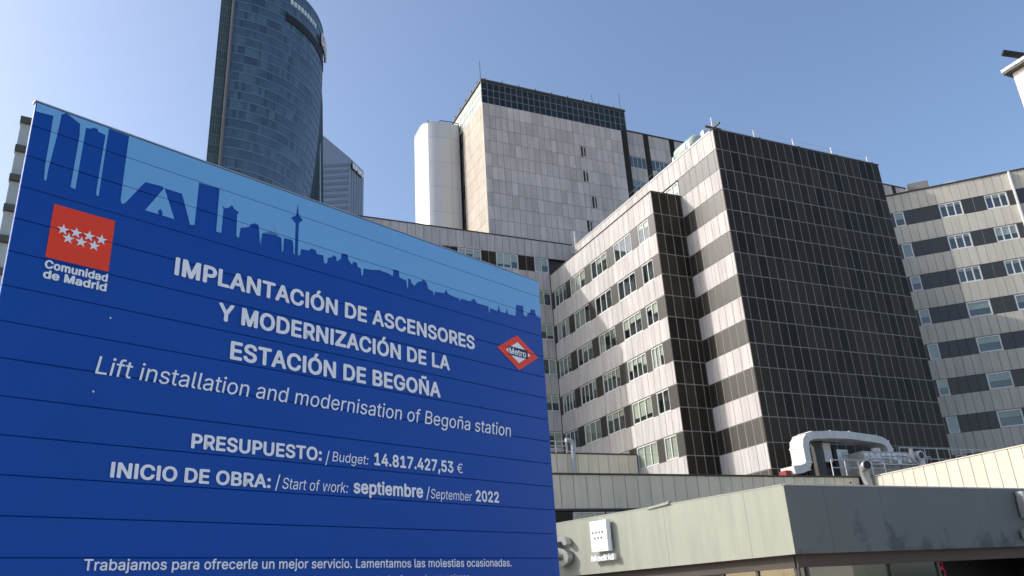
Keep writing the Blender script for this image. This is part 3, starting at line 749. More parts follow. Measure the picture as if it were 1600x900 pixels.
def glyph(c):
    if c not in _gl:
        if c == ' ': _gl[c] = (_w('H H')-_w('HH'), [])
        elif c in DRAWN:
            k = max(p[1] for l_ in font_loops('H') for p in l_)/0.727
            _gl[c] = (DRAWN[c][0]*k, [[(p[0]*k, p[1]*k) for p in l_] for l_ in DRAWN[c][1]])
        else: _gl[c] = (_w('H'+c+'H')-_w('HH'), font_loops(c))
    return _gl[c]
def text_mesh(name, body, m_, bold=0.0, shear=0.0, extrude=0.0):
    """letters as closed outlines, filled here; extrude > 0 gives them depth from -extrude to +extrude"""
    groups, x = [], 0.0
    for c in body:
        adv, lps = glyph(c)
        if lps: groups.append([[Vector((p[0]+x+shear*p[1], p[1])) for p in l_] for l_ in lps])
        x += adv + bold*0.6
    def area(lp): return 0.5*sum(p.x*q_.y-q_.x*p.y for p, q_ in zip(lp, lp[1:]+lp[:1]))
    def inside(pt, lp):
        c = False
        for p, q_ in zip(lp, lp[1:]+lp[:1]):
            if (p.y > pt.y) != (q_.y > pt.y) and pt.x < (q_.x-p.x)*(pt.y-p.y)/(q_.y-p.y)+p.x: c = not c
        return c
    pv, pf = [], []
    for loops in groups:
        big = max(loops, key=lambda l_: abs(area(l_))); sgn = 1 if area(big) > 0 else -1
        def is_hole(l_): return any(o_ is not l_ and abs(area(o_)) > abs(area(l_)) and all(inside(l_[k*len(l_)//5], o_) for k in range(5)) for o_ in loops)
        holes = [l_ for l_ in loops if is_hole(l_)]; outers = [l_ for l_ in loops if l_ not in holes]
        for n_, ou in enumerate(outers):
            hs = [h for h in holes if inside(h[0], ou)]
            base = len(pv); allp = [p for l_ in [ou]+hs for p in l_]
            pv += [Vector((p.x, p.y, extrude+0.0001*n_)) for p in allp]
            for t in tessellate_polygon([[Vector((p.x, p.y, 0)) for p in l_] for l_ in [ou]+hs]):
                if len(set(t)) == 3:
                    a_, b_, c_ = (allp[i] for i in t)
                    if (b_-a_).cross(c_-a_) < 0: t = t[::-1]
                    pf.append(tuple(base+i for i in t))
            if extrude > 0:
                i0 = base
                for l_ in [ou]+hs:
                    n = len(l_); j0 = len(pv); pv += [Vector((p.x, p.y, -extrude)) for p in l_]
                    for k in range(n):
                        k2 = (k+1) % n; pf.append((i0+k, i0+k2, j0+k2, j0+k))
                    i0 += n
    if bold:             # heavier strokes: the outline laid down several times, a hair apart
        n = len(pv); vs, fs = [], []
        for k in range(8):
            a_ = 2*math.pi*k/8; off = Vector((math.cos(a_)*bold*1.25, math.sin(a_)*bold, k*0.0007 if extrude == 0 else 0.003*k))
            vs += [v+off for v in pv]; fs += [tuple(i+n*k for i in f) for f in pf]
        pv, pf = vs, fs
    me = bpy.data.meshes.new(name); me.from_pydata([tuple(v) for v in pv], [], pf); me.materials.append(m_); me.update()
    return me
def text_bounds(me):
    xs = [v.co.x for v in me.vertices]; ys = [v.co.y for v in me.vertices]; return min(xs), max(xs), min(ys), max(ys)
CAP = None
def cap_height(bold):
    me = text_mesh('probe', 'H', M['print_white'], bold); b = text_bounds(me); bpy.data.meshes.remove(me); return b[3]-b[2]

# ------------------------------------------------------------------ billboard
bp = ray(841, 440); bp = Vector((bp.x, bp.y, 0)).normalized()*9.0
BT = math.radians(90-41.91)
BU = hd(41.91); BN = hd(41.91+90)         # BN points back to the street
bb = thing('billboard', 'large blue works billboard of horizontal boards announcing lift installation', 'billboard', bp, BT)
def bpx(x, y):
    p = on_plane(x, y, bp, BN); return (p-bp).dot(BU), p.z
BX0, BX1 = -5.515, 0.0
BZ1 = 3.611+E
JZ = [0.458+E+0.246*k for k in range(-8, 13)]
edges = [JZ[0]-0.246] + JZ + [BZ1]
edges[-2] = edges[-2] if BZ1-edges[-2] > 0.08 else edges[-2]
for a, c in zip(edges[:-1], edges[1:]):
    MB().panel(BX0, BX1, a+0.0018, c-0.0018, 0.032, 0.004, y0=random.uniform(-0.0008, 0.0008)).build('board', M['board_blue'], bb)
MB().box(BX0+0.01, BX1-0.01, 0.028, 0.05, edges[0], BZ1-0.01).build('backing', M['board_blue'], bb)
MB().box(BX0-0.01, BX1+0.01, -0.003, 0.055, BZ1+0.001, BZ1+0.012).build('top_trim', M['steel'], bb)
for x in (-5.3, -3.5, -1.8, -0.2):
    MB().box(x-0.06, x+0.06, 0.055, 0.175, 0, BZ1-0.15).build('post', M['steel'], bb)
    MB().tube([(x, 0.17, BZ1-1.2), (x, 2.4, 0.05)], 0.05, 6).build('brace', M['steel'], bb)
for z in (1.2, 3.0, 4.7): MB().box(BX0+0.05, BX1-0.05, 0.175, 0.235, z-0.04, z+0.04).build('rail', M['steel'], bb)

def flat_print(name, polys, m_, y=-0.004, split=True, kind=None):
    """flat printed shape (list of polygons in board x,z), cut where the boards meet"""
    bm = bmesh.new()
    for poly in polys:
        vs = [bm.verts.new((p[0], y, p[1])) for p in poly]
        for t in tessellate_polygon([[Vector((p[0], p[1], 0)) for p in poly]]):
            if len(set(t)) == 3:
                try: bm.faces.new([vs[i] for i in t])
                except ValueError: pass
    if split:
        for z in edges[1:-1]:
            for dz in (-0.0022, 0.0022):
                bmesh.ops.bisect_plane(bm, geom=bm.verts[:]+bm.edges[:]+bm.faces[:], plane_co=(0, 0, z+dz), plane_no=(0, 0, 1))
        kill = [f for f in bm.faces if any(abs(f.calc_center_median().z-z) < 0.0022 for z in edges[1:-1])]
        bmesh.ops.delete(bm, geom=kill, context='FACES')
    for f in bm.faces:
        f.normal_update()
        if f.normal.y > 0: f.normal_flip()
    me = bpy.data.meshes.new(name); bm.to_mesh(me); bm.free(); me.materials.append(m_)
    return put(name, me, bb)
z1_ = lambda x, y: (x*0.266667, 130+y*0.266667)
z3_ = lambda x, y: (x*0.28890, 300+y*0.28890)
z4_ = lambda x, y: (400+x*0.3, 300+y*0.3)
sky_px = [z1_(*p) for p in ((312, 193), (290, 330), (262, 490), (256, 570), (270, 570), (283, 500), (335, 300), (360, 185), (388, 172), (468, 240), (465, 310), (412, 610),
          (440, 622), (470, 450), (503, 262), (530, 268), (545, 262), (572, 270), (574, 285), (617, 305), (590, 470), (562, 640), (565, 660), (577, 662),
          (605, 470), (637, 268), (755, 310), (730, 500), (705, 685), (712, 708), (730, 705), (850, 580), (950, 606), (955, 615), (968, 618), (1065, 648), (1112, 830), (1138, 832),
          (1165, 583), (1285, 620), (1265, 870), (1295, 878), (1308, 740), (1300, 715), (1318, 735), (1342, 728), (1357, 714), (1372, 738), (1400, 757), (1388, 770), (1383, 895))]
sky_px += [z3_(*p) for p in ((1290, 250), (1300, 195), (1345, 190), (1354, 176), (1380, 170), (1398, 180), (1403, 285), (1413, 288), (1418, 222), (1458, 215), (1475, 180), (1490, 215), (1494, 235), (1520, 240))]
sky_px += [z4_(*p) for p in ((15, 180), (20, 275), (27, 275), (32, 215), (70, 205), (88, 173), (103, 205), (107, 230), (131, 240), (133, 310), (140, 310), (144, 240), (185, 250), (192, 265), (194, 325), (200, 325),
          (205, 165), (181, 135), (207, 123), (216, 66), (223, 123), (243, 148), (222, 162), (216, 330), (228, 330), (233, 298), (273, 305), (290, 294), (310, 305), (316, 325), (348, 330), (354, 372), (369, 372), (372, 345), (395, 340),
          (400, 328), (417, 340), (418, 362), (440, 350), (445, 320), (475, 326), (480, 355), (499, 380), (504, 364), (524, 370), (528, 390), (544, 398), (548, 435), (555, 435), (559, 398), (600, 406), (640, 407), (690, 425), (712, 440), (714, 403), (742, 410),
          (745, 445), (781, 462), (785, 500), (790, 500), (792, 450), (803, 455), (808, 475), (825, 488), (840, 470), (863, 465), (870, 453), (890, 478), (895, 505), (921, 520), (925, 545), (930, 521), (980, 526), (989, 508), (998, 530), (1020, 542), (1055, 555),
          (1060, 572), (1065, 556), (1115, 570), (1134, 555), (1150, 580), (1209, 596), (1213, 635), (1218, 605), (1257, 620), (1263, 588), (1270, 622), (1299, 632), (1305, 603), (1311, 636), (1350, 646), (1353, 588), (1390, 594), (1392, 641), (1409, 650), (1413, 630), (1425, 632), (1429, 611), (1451, 615), (1456, 645))]
poly = [bpx(*p) for p in sky_px]
lz = bpx(*z1_(210, 165))[1]
eL, eR, eT = BX0+0.006, BX1-0.006, BZ1-0.008
right = bpx(*z4_(1473, 655))[1]
poly = [(max(eL, min(eR, x)), min(eT, z)) for x, z in poly]
poly = [(eL, eT), (eL, lz), (eL+0.02, lz+0.0)] + poly + [(eR, right), (eR, eT)]
flat_print('sky_print', [poly], M['print_light'])
flat_print('sky_print', [[bpx(*z1_(*p)) for p in ((962, 615), (848, 745), (1020, 797))]], M['print_light'])
flat_print('skyline_print', [[bpx(*z1_(*p)) for p in ((936, 735), (922, 757), (932, 772), (948, 776), (951, 757))]], M['board_blue'], y=-0.006)
# red flag square with seven stars
sq = [bpx(*z3_(*p)) for p in ((290, 65), (245, 352), (585, 432), (622, 157))]
sx0 = (sq[0][0]+sq[1][0])/2; sx1 = (sq[2][0]+sq[3][0])/2; sz1 = (sq[0][1]+sq[3][1])/2; sz0 = (sq[1][1]+sq[2][1])/2
flat_print('red_emblem', [[(sx0, sz0), (sx1, sz0), (sx1, sz1), (sx0, sz1)]], M['print_red'])
def star(cx, cz, r, rot=0.0):
    return [(cx+(r if k % 2 == 0 else r*0.40)*math.sin(math.pi*k/5+rot), cz+(r if k % 2 == 0 else r*0.40)*math.cos(math.pi*k/5+rot)) for k in range(10)]
for p in ((340, 205), (410, 222), (480, 240), (547, 260), (368, 253), (437, 272), (507, 292)):
    x, z = bpx(*z3_(*p)); flat_print('star', [star(x, z, 0.043)], M['print_white'], y=-0.007, split=False)
for p in ((172, 497), (145, 612)):
    x, z = bpx(*p); flat_print('paint_chip', [[(x-0.006, z-0.003), (x+0.004, z-0.009), (x+0.007, z+0.004), (x-0.002, z+0.009)]], M['print_white'], y=-0.006, split=False)
# metro diamond
zm = lambda x, y: (760+x*0.1, 510+y*0.1)
o4 = [bpx(*zm(*p)) for p in ((160, 330), (475, 148), (800, 470), (515, 695))]
cx = sum(p[0] for p in o4)/4; cz = sum(p[1] for p in o4)/4
hw = (o4[2][0]-o4[0][0])/2; hh = (o4[1][1]-o4[3][1])/2
dia = lambda k: [(cx-hw*k, cz), (cx, cz-hh*k), (cx+hw*k, cz), (cx, cz+hh*k)]
flat_print('metro_diamond', [dia(1.0)], M['print_red'], y=-0.005)
flat_print('metro_diamond_inset', [dia(0.60)], M['print_white'], y=-0.0065, split=False)
flat_print('metro_bar', [[(cx-hw*0.47, cz-hh*0.25), (cx+hw*0.47, cz-hh*0.25), (cx+hw*0.47, cz+hh*0.25), (cx-hw*0.47, cz+hh*0.25)]], M['print_navy'], y=-0.008, split=False)

def split_words(me, gap):
    bm = bmesh.new(); bm.from_mesh(me); bm.verts.ensure_lookup_table()
    seen, isl = set(), []
    for v in bm.verts:
        if v.index in seen: continue
        st, grp = [v], []
        seen.add(v.index)
        while st:
            c = st.pop(); grp.append(c.index)
            for e in c.link_edges:
                q_ = e.other_vert(c)
                if q_.index not in seen: seen.add(q_.index); st.append(q_)
        xs = [bm.verts[i].co.x for i in grp]; isl.append((min(xs), max(xs), grp))
    bm.free(); isl.sort(key=lambda t: t[0])
    words, cur, end = [], [], None
    for a, b_, g in isl:
        if end is not None and a-end > gap: words.append(cur); cur = []; end = b_
        end = b_ if end is None else max(end, b_)
        cur += g
    words.append(cur)
    out = []
    for wv in words:
        s_ = set(wv); idx = {v: i for i, v in enumerate(wv)}
        nm = bpy.data.meshes.new('lettering')
        nm.from_pydata([tuple(me.vertices[v].co) for v in wv], [], [tuple(idx[v] for v in p.vertices) for p in me.polygons if p.vertices[0] in s_])
        nm.materials.append(M['print_white']); nm.update(); out.append(nm)
    bpy.data.meshes.remove(me); return out

def lettering(body, left, right_, cap_px=None, bold=0.0, shear=0.0, cap=None, parent=None, y=-0.006):
    """set one run of text between two measured baseline points"""
    me = text_mesh('lettering', body, M['print_white'], bold, shear)
    x0, x1, _, _ = text_bounds(me)
    (ua, za), (ub_, zb) = bpx(*left), bpx(*right_)
    sx = (ub_-ua)/(x1-x0)
    zbase = (za+zb)/2
    sy = cap/CH if cap else sx
    for v in me.vertices:
        v.co = Vector(((v.co.x-x0)*sx+ua, y-v.co.z*0.2, v.co.y*sy+zbase))
    me.update()
    words = split_words(me, 0.16*sx)
    for wd in words: put('lettering', wd, bb)
    return words
CH = cap_height(0.0)
def capm(p_bot, p_top): return bpx(*p_top)[1]-bpx(*p_bot)[1]
c1 = capm((271.6, 429), (273.9, 403.4))
B1 = 0.024
lettering('IMPLANTACIÓN DE ASCENSORES', (271.6, 429), (741.4, 545.5), bold=B1, cap=c1)
lettering('Y MODERNIZACIÓN DE LA', (339.5, 498.2), (702.5, 579), bold=B1, cap=c1)
lettering('ESTACIÓN DE BEGOÑA', (358.3, 561), (688, 620), bold=B1, cap=c1)
lettering('Lift installation and modernisation of Begoña station', (147.5, 585), (798, 681.5), shear=0.14, cap=capm((147.5, 584.5), (153.7, 557))*0.98, bold=0.002)
c5 = capm((297.5, 700), (300, 678.7))
lettering('PRESUPUESTO:', (297.5, 700.3), (502, 719), bold=B1, cap=c5)
lettering('/', (507.5, 724), (514, 724.5), cap=c5*1.0)
lettering('Budget:', (518.5, 721), (575, 726), shear=0.14, cap=c5*0.80)
lettering('14.817.427,53', (584, 726.5), (708, 738), bold=B1, cap=c5*1.0)
lettering('€', (713.7, 738.8), (722.5, 739.8), cap=c5*0.9)
lettering('INICIO DE OBRA:', (171, 745.3), (422, 762), bold=B1, cap=capm((171, 745), (173.7, 722.5)))
lettering('/', (429, 763.5), (436.5, 764), cap=c5*1.05)
lettering('Start of work:', (440.5, 764), (543, 770), shear=0.14, cap=c5*0.85)
lettering('septiembre', (551.5, 770.3), (660.5, 777), bold=B1, cap=c5*1.05)
lettering('/', (665.3, 778.5), (671.3, 779), cap=c5*1.0)
lettering('September', (672.6, 779), (737, 782.8), shear=0.14, cap=c5*0.85)
lettering('2022', (743, 782.8), (779.3, 785.2), bold=B1, cap=c5*0.98)
lettering('Trabajamos para ofrecerle un mejor servicio. Lamentamos las molestias ocasionadas.', (129, 891.5), (798.8, 884.8), bold=0.012, cap=capm((129, 891.3), (128.9, 874)))
lettering('We are working to offer you a better service. We apologise for any inconvenience.', (215, 917), (735, 907.5), shear=0.14, cap=capm((129, 891.3), (128.9, 874))*0.75)
cm = capm((68.7, 417), (71, 405.5))
lettering('Comunidad', (68.5, 418.3), (167.2, 440.3), bold=0.03, cap=cm*1.02)
lettering('de Madrid', (65.7, 434), (165.5, 455), bold=0.03, cap=cm*1.02)
mt = lettering('Metro', zm(352, 425), zm(612, 487), bold=0.02, cap=hh*0.34, y=-0.0095)

# ------------------------------------------------------------------ entrance canopy
QD = 30.0
Q0 = ray(1224, 758); Q0 = Vector((Q0.x, Q0.y, 0)).normalized()*QD
CA, CB = hd(-39.516), hd(61.31)
ZT, ZB = 3.392+E, 1.124+E
can = thing('entrance_canopy', 'flat entrance canopy with sunlit white fascia and grey side', 'canopy', Q0, 0.0)
def q(a, b_): return CA*a+CB*b_
mb = MB()
LL, LR = 13.2, 16.4
roofp = [q(0.15, 0.15), q(LL-0.1, 0.15), q(LL-0.1, 5.5), q(5.5, 5.5), q(5.5, LR-0.1), q(0.15, LR-0.1)]
mb.prism([(p.x, p.y) for p in roofp], ZB+0.06, ZT-0.05); mb.build('roof_body', M['soffit'], can)
fL = Facade(can, CA.x*LL, CA.y*LL, math.radians(90-(-39.516+180)))
def along(px, py, n_dir):                 # distance along a fascia of a pixel
    p = on_plane(px, py, Q0, n_dir.cross(Vector((0, 0, 1)))); return (p-Q0).dot(n_dir)
sL = [0, along(1165, 800, CA), along(1040, 830, CA), along(935, 845, CA), LL]
for a, c in zip(sL[:-1], sL[1:]):
    fL.add('fascia_panel', panel_mesh('fascia_panel', c-a-0.004, ZT-ZB, M['fascia'], 0.12, 0.005), LL-(a+c)/2, 0, (ZT+ZB)/2)
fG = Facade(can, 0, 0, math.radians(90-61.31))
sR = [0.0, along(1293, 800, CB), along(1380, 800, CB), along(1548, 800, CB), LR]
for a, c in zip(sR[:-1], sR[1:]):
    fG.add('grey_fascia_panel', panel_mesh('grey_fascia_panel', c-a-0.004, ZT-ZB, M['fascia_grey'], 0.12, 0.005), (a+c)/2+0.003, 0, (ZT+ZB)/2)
MB().box(0.05, LR, -0.01, 0.12, ZT+0.002, ZT+0.05).build('roof_trim', M['steel'], can, (0, 0, 0), fG.rz)
MB().box(0, LL-0.05, -0.01, 0.12, ZT+0.004, ZT+0.045).build('roof_trim', M['fascia'], can, fL.loc(0, 0, 0), fL.rz)
ua_, ub_2 = LL-along(1012, 792, CA), LL-along(1046, 785, CA)
mb = MB(); mb.v += [(ua_, -0.05, ZT-0.02), (ub_2, -0.09, ZT+0.10), (ub_2, 0.1, ZT+0.16), (ua_, 0.1, ZT+0.06), (ua_, -0.05, ZT-0.06), (ub_2, -0.09, ZT+0.02), (ub_2, 0.1, ZT+0.055), (ua_, 0.1, ZT+0.05)]
mb.f += [(0, 1, 2, 3), (4, 7, 6, 5), (0, 4, 5, 1), (1, 5, 6, 2), (2, 6, 7, 3), (3, 7, 4, 0)]
mb.build('loose_flashing', M['fascia'], can, fL.loc(0, 0, 0), fL.rz)
# soffit edge beam, glazing and posts set back under the canopy
def under(fac, L, u_from, u_to, y, mullions, name):
    MB().box(u_from, u_to, y, y+0.25, ZB-0.42, ZB+0.055).build('edge_beam', M['soffit'], can, fac.loc(0, 0, 0), fac.rz)
    xs = mullions
    for x in xs: MB().box(x-0.05, x+0.05, y+0.04, y+0.18, 0, ZB-0.42).build('mullion', M['coping'], can, fac.loc(0, 0, 0), fac.rz)
    for a, c in zip(xs[:-1], xs[1:]):
        MB().box(a+0.05, c-0.05, y+0.1, y+0.115, 0.05, ZB-0.42).build('pane', M['glass'], can, fac.loc(0, 0, 0), fac.rz)
under(fG, LR, 0.3, LR, 0.25, [0.35, along(1272, 885, CB), along(1403, 885, CB), along(1478, 885, CB)], 'right')
under(fL, LL, 0.3, LL-0.3, 0.3, [0.4, LL-8.2, LL-6.2, LL-3.4, LL-1.9, LL-0.35], 'left')
# things behind the glass: pale lobby wall, dark entrance, steel columns
MB().box(0.8, along(1478, 885, CB)-0.1, 2.6, 2.8, 0, ZB+0.05).build('lobby_wall', mat('lobby_reflection_beige', (0.80, 0.76, 0.64), 0.8, 0.2, noise=0.25, nscale=(0.8, 0.8, 0.3)), can, fG.loc(0, 0, 0), fG.rz)  # beige kept bright to stand in for what the panes reflect
MB().box(along(1478, 885, CB), LR+4, 3.2, 3.4, 0, ZB+0.05).box(LR+0.02, LR+0.2, 0.4, 3.2, 0, ZT-0.3).box(along(1478, 885, CB)-0.1, along(1478, 885, CB), 0.5, 3.2, 0, ZB+0.05).build('entrance_recess', M['black'], can, fG.loc(0, 0, 0), fG.rz)
MB().box(0.5, LL-3.0, 2.3, 2.5, 0, ZB+0.05).build('lobby_wall', mat('lobby_grey', (0.16, 0.18, 0.18), 0.5, 0.4, noise=0.2), can, fL.loc(0, 0, 0), fL.rz)
for u in (LL-2.55, LL-1.2, LL-3.3):
    MB().tube([(u, 0.8, 0), (u, 0.8, ZB)], 0.11, 10).build('column', M['metal'], can, fL.loc(0, 0, 0), fL.rz, smooth=True)
ml = MB()
uR = along(1488, 892, CB)
ml.tube([(uR+0.14*math.cos(t*math.pi/6), 0.42, 0.30+E+0.16*math.sin(t*math.pi/6)) for t in range(13)], 0.03, 6)
ml.tube([(uR+0.10*math.cos(t*math.pi/6), 0.42, 0.58+E+0.11*math.sin(t*math.pi/6)) for t in range(13)], 0.03, 6)
ml.build('red_sign', mat('red_sign_paint', (0.45, 0.02, 0.04), 0.4, 0.5), can, fG.loc(0, 0, 0), fG.rz)
# raised letters and emblem boxes
def raised(fac, body, u0, u1, z0, z1, depth, m_, name, stand=0.06, bold=0.02):
    me = text_mesh(name, body, m_, bold, 0.0, 0.5)
    x0, x1, y0, y1 = text_bounds(me)
    for v in me.vertices:
        v.co = Vector(((v.co.x-x0)/(x1-x0)*(u1-u0)+u0, -stand-(v.co.z+0.5)*depth, (v.co.y-y0)/(y1-y0)*(z1-z0)+z0))
    me.update(); return put(name, me, can, fac.loc(0, 0, 0), fac.rz)
def fpx(px, py, d): 
    p = on_plane(px, py, Q0, d.cross(Vector((0, 0, 1)))); return (p-Q0).dot(d), p.z
sa, sz_t = fpx(871, 838, CA); sb_, sz_b = fpx(899, 883, CA)
raised(fL, 'S', LL-sa, LL-sb_, fpx(884, 885, CA)[1], fpx(886, 838, CA)[1], 0.28, M['letter'], 'letter', 0.1, 0.02)
e0, ez1 = fpx(930, 816, CA); e1, _ = fpx(956, 815, CA); _, ez0 = fpx(945, 862, CA)
em = MB().panel(LL-e0, LL-e1, ez0, ez1, 0.24, 0.015, y0=-0.36).build('emblem_box', M['print_white'], can, fL.loc(0, 0, 0), fL.rz)
MB().box(LL-e0+0.15, LL-e1-0.15, -0.13, 0.0, ez0+0.2, ez1-0.2).build('emblem_mount', M['steel'], can, fL.loc(0, 0, 0), fL.rz)
ew = e0-e1; 
def emstar(u, z, r):
    mb = MB(); mb.face([(x, -0.364, zz_) for x, zz_ in star(u, z, r)])
    o = mb.build('emblem_star', M['black'], em); 
for k in range(4): emstar(LL-e0+ew*(0.17+0.19*k), ez0+(ez1-ez0)*0.62, 0.085)
for k in range(3): emstar(LL-e0+ew*(0.27+0.19*k), ez0+(ez1-ez0)*0.44, 0.085)
m0, mzb = fpx(932, 878, CA); m1, mzt = fpx(966, 866, CA)
raised(fL, 'Madrid', LL-m0, LL-m1, mzb, mzt+0.05, 0.16, M['print_white'], 'small_letters', 0.12, 0.008)
g0, gz1 = fpx(1584, 769, CB); _, gz0 = fpx(1586, 812, CB)
MB().panel(g0-0.1, g0+1.5, gz0+0.05, gz1-0.28, 0.3, 0.015, y0=-0.38).panel(g0-0.06, g0+0.32, gz1-0.30, gz1, 0.3, 0.015, y0=-0.376).build('emblem_box', M['letter'], can, fG.loc(0, 0, 0), fG.rz)
MB().box(g0+0.05, g0+1.3, -0.1, 0.0, gz0+0.25, gz1-0.4).build('emblem_mount', M['steel'], can, fG.loc(0, 0, 0), fG.rz)
mb = MB(); mb.face([(x, -0.385, z) for x, z in star(g0+0.52, (gz0+gz1)/2+0.14, 0.28)]); mb.build('emblem_star', M['soffit'], can, fG.loc(0, 0, 0), fG.rz)
h0, hz1 = fpx(1590, 827, CB); _, hz0 = fpx(1592, 844, CB)
raised(fG, 'H', h0, h0+0.75, hz0, hz1, 0.2, M['letter'], 'letter', 0.1, 0.05)

# ------------------------------------------------------------------ glass skyscraper (curved)
AZ0 = -19.0
eu, ev = hd(AZ0+90), hd(AZ0)
A0 = hd(-22.0)*253.0
sk = thing('glass_skyscraper', 'curved blue glass skyscraper with dark band and sign near its top', 'skyscraper', A0, math.radians(90-(AZ0+90)))
def a_of(z): return 34.6-(0.00113*(204-z)**2 if z < 204 else 0.0)
BB = 37.0
NSEG = 46
TH_ = [i/NSEG*(math.pi/2) for i in range(NSEG+1)]
def cpt(z, t, off=0.0):
    a = a_of(z); return ((a+off)*math.sin(t), BB-(BB+off)*math.cos(t))
FH = 3.86
ztop = 229.0
fl_z = []
z = ztop
while z > 95: fl_z.append(z); z -= FH
for i, z1 in enumerate(fl_z[:-1]):
    z0 = fl_z[i+1]
    mb = MB(); zs = z0+0.42
    mids = []
    for k in range(NSEG):
        pa, pb = cpt(zs, TH_[k]), cpt(zs, TH_[k+1]); qa, qb = cpt(z1, TH_[k]), cpt(z1, TH_[k+1])
        mb.face([(*pa, zs), (*pb, zs), (*qb, z1), (*qa, z1)])
    dark = i == 8
    me = mb.mesh('glass_band', [M['louvre']] if False else TG, recalc=False)
    run = 0
    for pi_, p in enumerate(me.polygons):
        if random.random() < 0.6: run = random.choice([0, 0, 1, 1, 2, 3])
        p.material_index = run
    put('glass_band', me, sk)
    mb = MB()
    for k in range(NSEG):
        pa, pb = cpt(z0, TH_[k], 0.12), cpt(z0, TH_[k+1], 0.12); qa, qb = cpt(zs, TH_[k], 0.12), cpt(zs, TH_[k+1], 0.12)
        mb.face([(*pa, z0), (*pb, z0), (*qb, zs), (*qa, zs)])
    me = mb.mesh('spandrel', M['spandrel'], recalc=False); put('spandrel', me, sk)
mb = MB()
for k in range(0, NSEG+1):
    t = k/NSEG*(math.pi/2)
    for z1, z0 in zip(fl_z[:-1], fl_z[1:]):
        c0, c1_ = cpt(z0, t, 0.1), cpt(z1, t, 0.1)
        d = 0.05
        mb.face([(c0[0]-d, c0[1]-0.02, z0), (c0[0]+d, c0[1]+0.02, z0), (c1_[0]+d, c1_[1]+0.02, z1), (c1_[0]-d, c1_[1]-0.02, z1)])
me = mb.mesh('mullions', M['mullion'], recalc=False); put('mullions', me, sk, kind='stuff')
# solid body inside, back, and the square lower corner that shows at the right
mb = MB(); rings = []
for z in [0]+fl_z[::-1]:
    zz_ = max(z, 95)
    uc = cpt(zz_, math.pi/2)[0]
    ring = [cpt(zz_, t, -0.25) for t in TH_] + [(uc-0.4, BB+20), (0.0, BB+24), (-4.45, 8.0), (-4.45, -0.45), (-0.7, 0.3)]
    rings.append((z, ring))
n = len(rings[0][1])
for z, r in rings: mb.v += [(x, y, z) for x, y in r]
for i in range(len(rings)-1):
    for k in range(n):
        k2 = (k+1) % n; mb.f.append((i*n+k, i*n+k2, (i+1)*n+k2, (i+1)*n+k))
mb.f.append(tuple((len(rings)-1)*n+k for k in range(n)))
mb.build('body', M['crystal_dark'], sk)
# narrow left face, metal fin
for i, z1 in enumerate(fl_z[:-1]):
    z0 = fl_z[i+1]
    a = Vector((-4.6, -0.85)); b_ = Vector((-0.8, 0.0)); d = b_-a
    for r in range(3):
        h0_, h1_ = z0+(z1-z0)*r/3+0.08, z0+(z1-z0)*(r+1)/3-0.08
        if r == 0:
            mb = MB()
            p0, p1 = a, b_
            mb.face([(p0.x, p0.y, z0+0.5), (p1.x, p1.y, z0+0.5), (p1.x, p1.y, z1), (p0.x, p0.y, z1)])
            me = mb.mesh('side_glass', M['green_glass'], recalc=False); put('side_glass', me, sk)
    mb = MB()
    o_ = Vector((-0.05, -0.06))
    mb.face([(a.x+o_.x, a.y+o_.y, z0), (b_.x+o_.x, b_.y+o_.y, z0), (b_.x+o_.x, b_.y+o_.y, z0+0.5), (a.x+o_.x, a.y+o_.y, z0+0.5)])
    mb.face([(a.x+o_.x, a.y+o_.y, z0+2.1), (b_.x+o_.x, b_.y+o_.y, z0+2.1), (b_.x+o_.x, b_.y+o_.y, z0+2.25), (a.x+o_.x, a.y+o_.y, z0+2.25)])
    me = mb.mesh('side_spandrel', M['side_line'], recalc=False); put('side_spandrel', me, sk)
mb = MB()
for k in range(6):
    p = Vector((-4.55, -0.85)).lerp(Vector((-0.8, 0.0)), k/5); mb.box(p.x-0.09, p.x+0.09, p.y-0.14, p.y, 95, ztop)
mb.build('side_mullions', M['side_line'], sk, kind='stuff')
MB().tube([(-0.35, -0.75, 60), (-0.35, -0.75, ztop+2)], 0.62, 12).build('corner_fin', mat('fin_metal', (0.17, 0.165, 0.16), 0.6, 0.3), sk, smooth=True)
# the flat corner facet below, leaning out towards the base
mb = MB()
zs_ = [95+4*k for k in range(0, 29)]
def corner_u(z): return 36.4+0.035*(204-z)
for z0, z1 in zip(zs_[:-1], zs_[1:]):
    for (ya, yb, fa_, fb_) in ((BB-6, BB+9, 0.0, 1.0),):
        p0 = (a_of(z0)*0.985, BB-5, z0); p1 = (corner_u(z0), BB+12, z0); q1 = (corner_u(z1), BB+12, z1); q0 = (a_of(z1)*0.985, BB-5, z1)
        mb.face([p0, p1, q1, q0]); mb.face([p1, (corner_u(z0)-3, BB+20, z0), (corner_u(z1)-3, BB+20, z1), q1])
me = mb.mesh('corner_facet', mat('facet_glass', (0.032, 0.055, 0.075), 0.65, 0.12, noise=0.15, nscale=(0.2, 0.2, 0.3)), recalc=False); put('corner_facet', me, sk)
mb = MB(); mb.tube([(corner_u(95)-2.2, BB+3, 95), (corner_u(204)-2.2, BB+3, 204)], 0.3, 6); mb.build('corner_fin', M['metal'], sk)
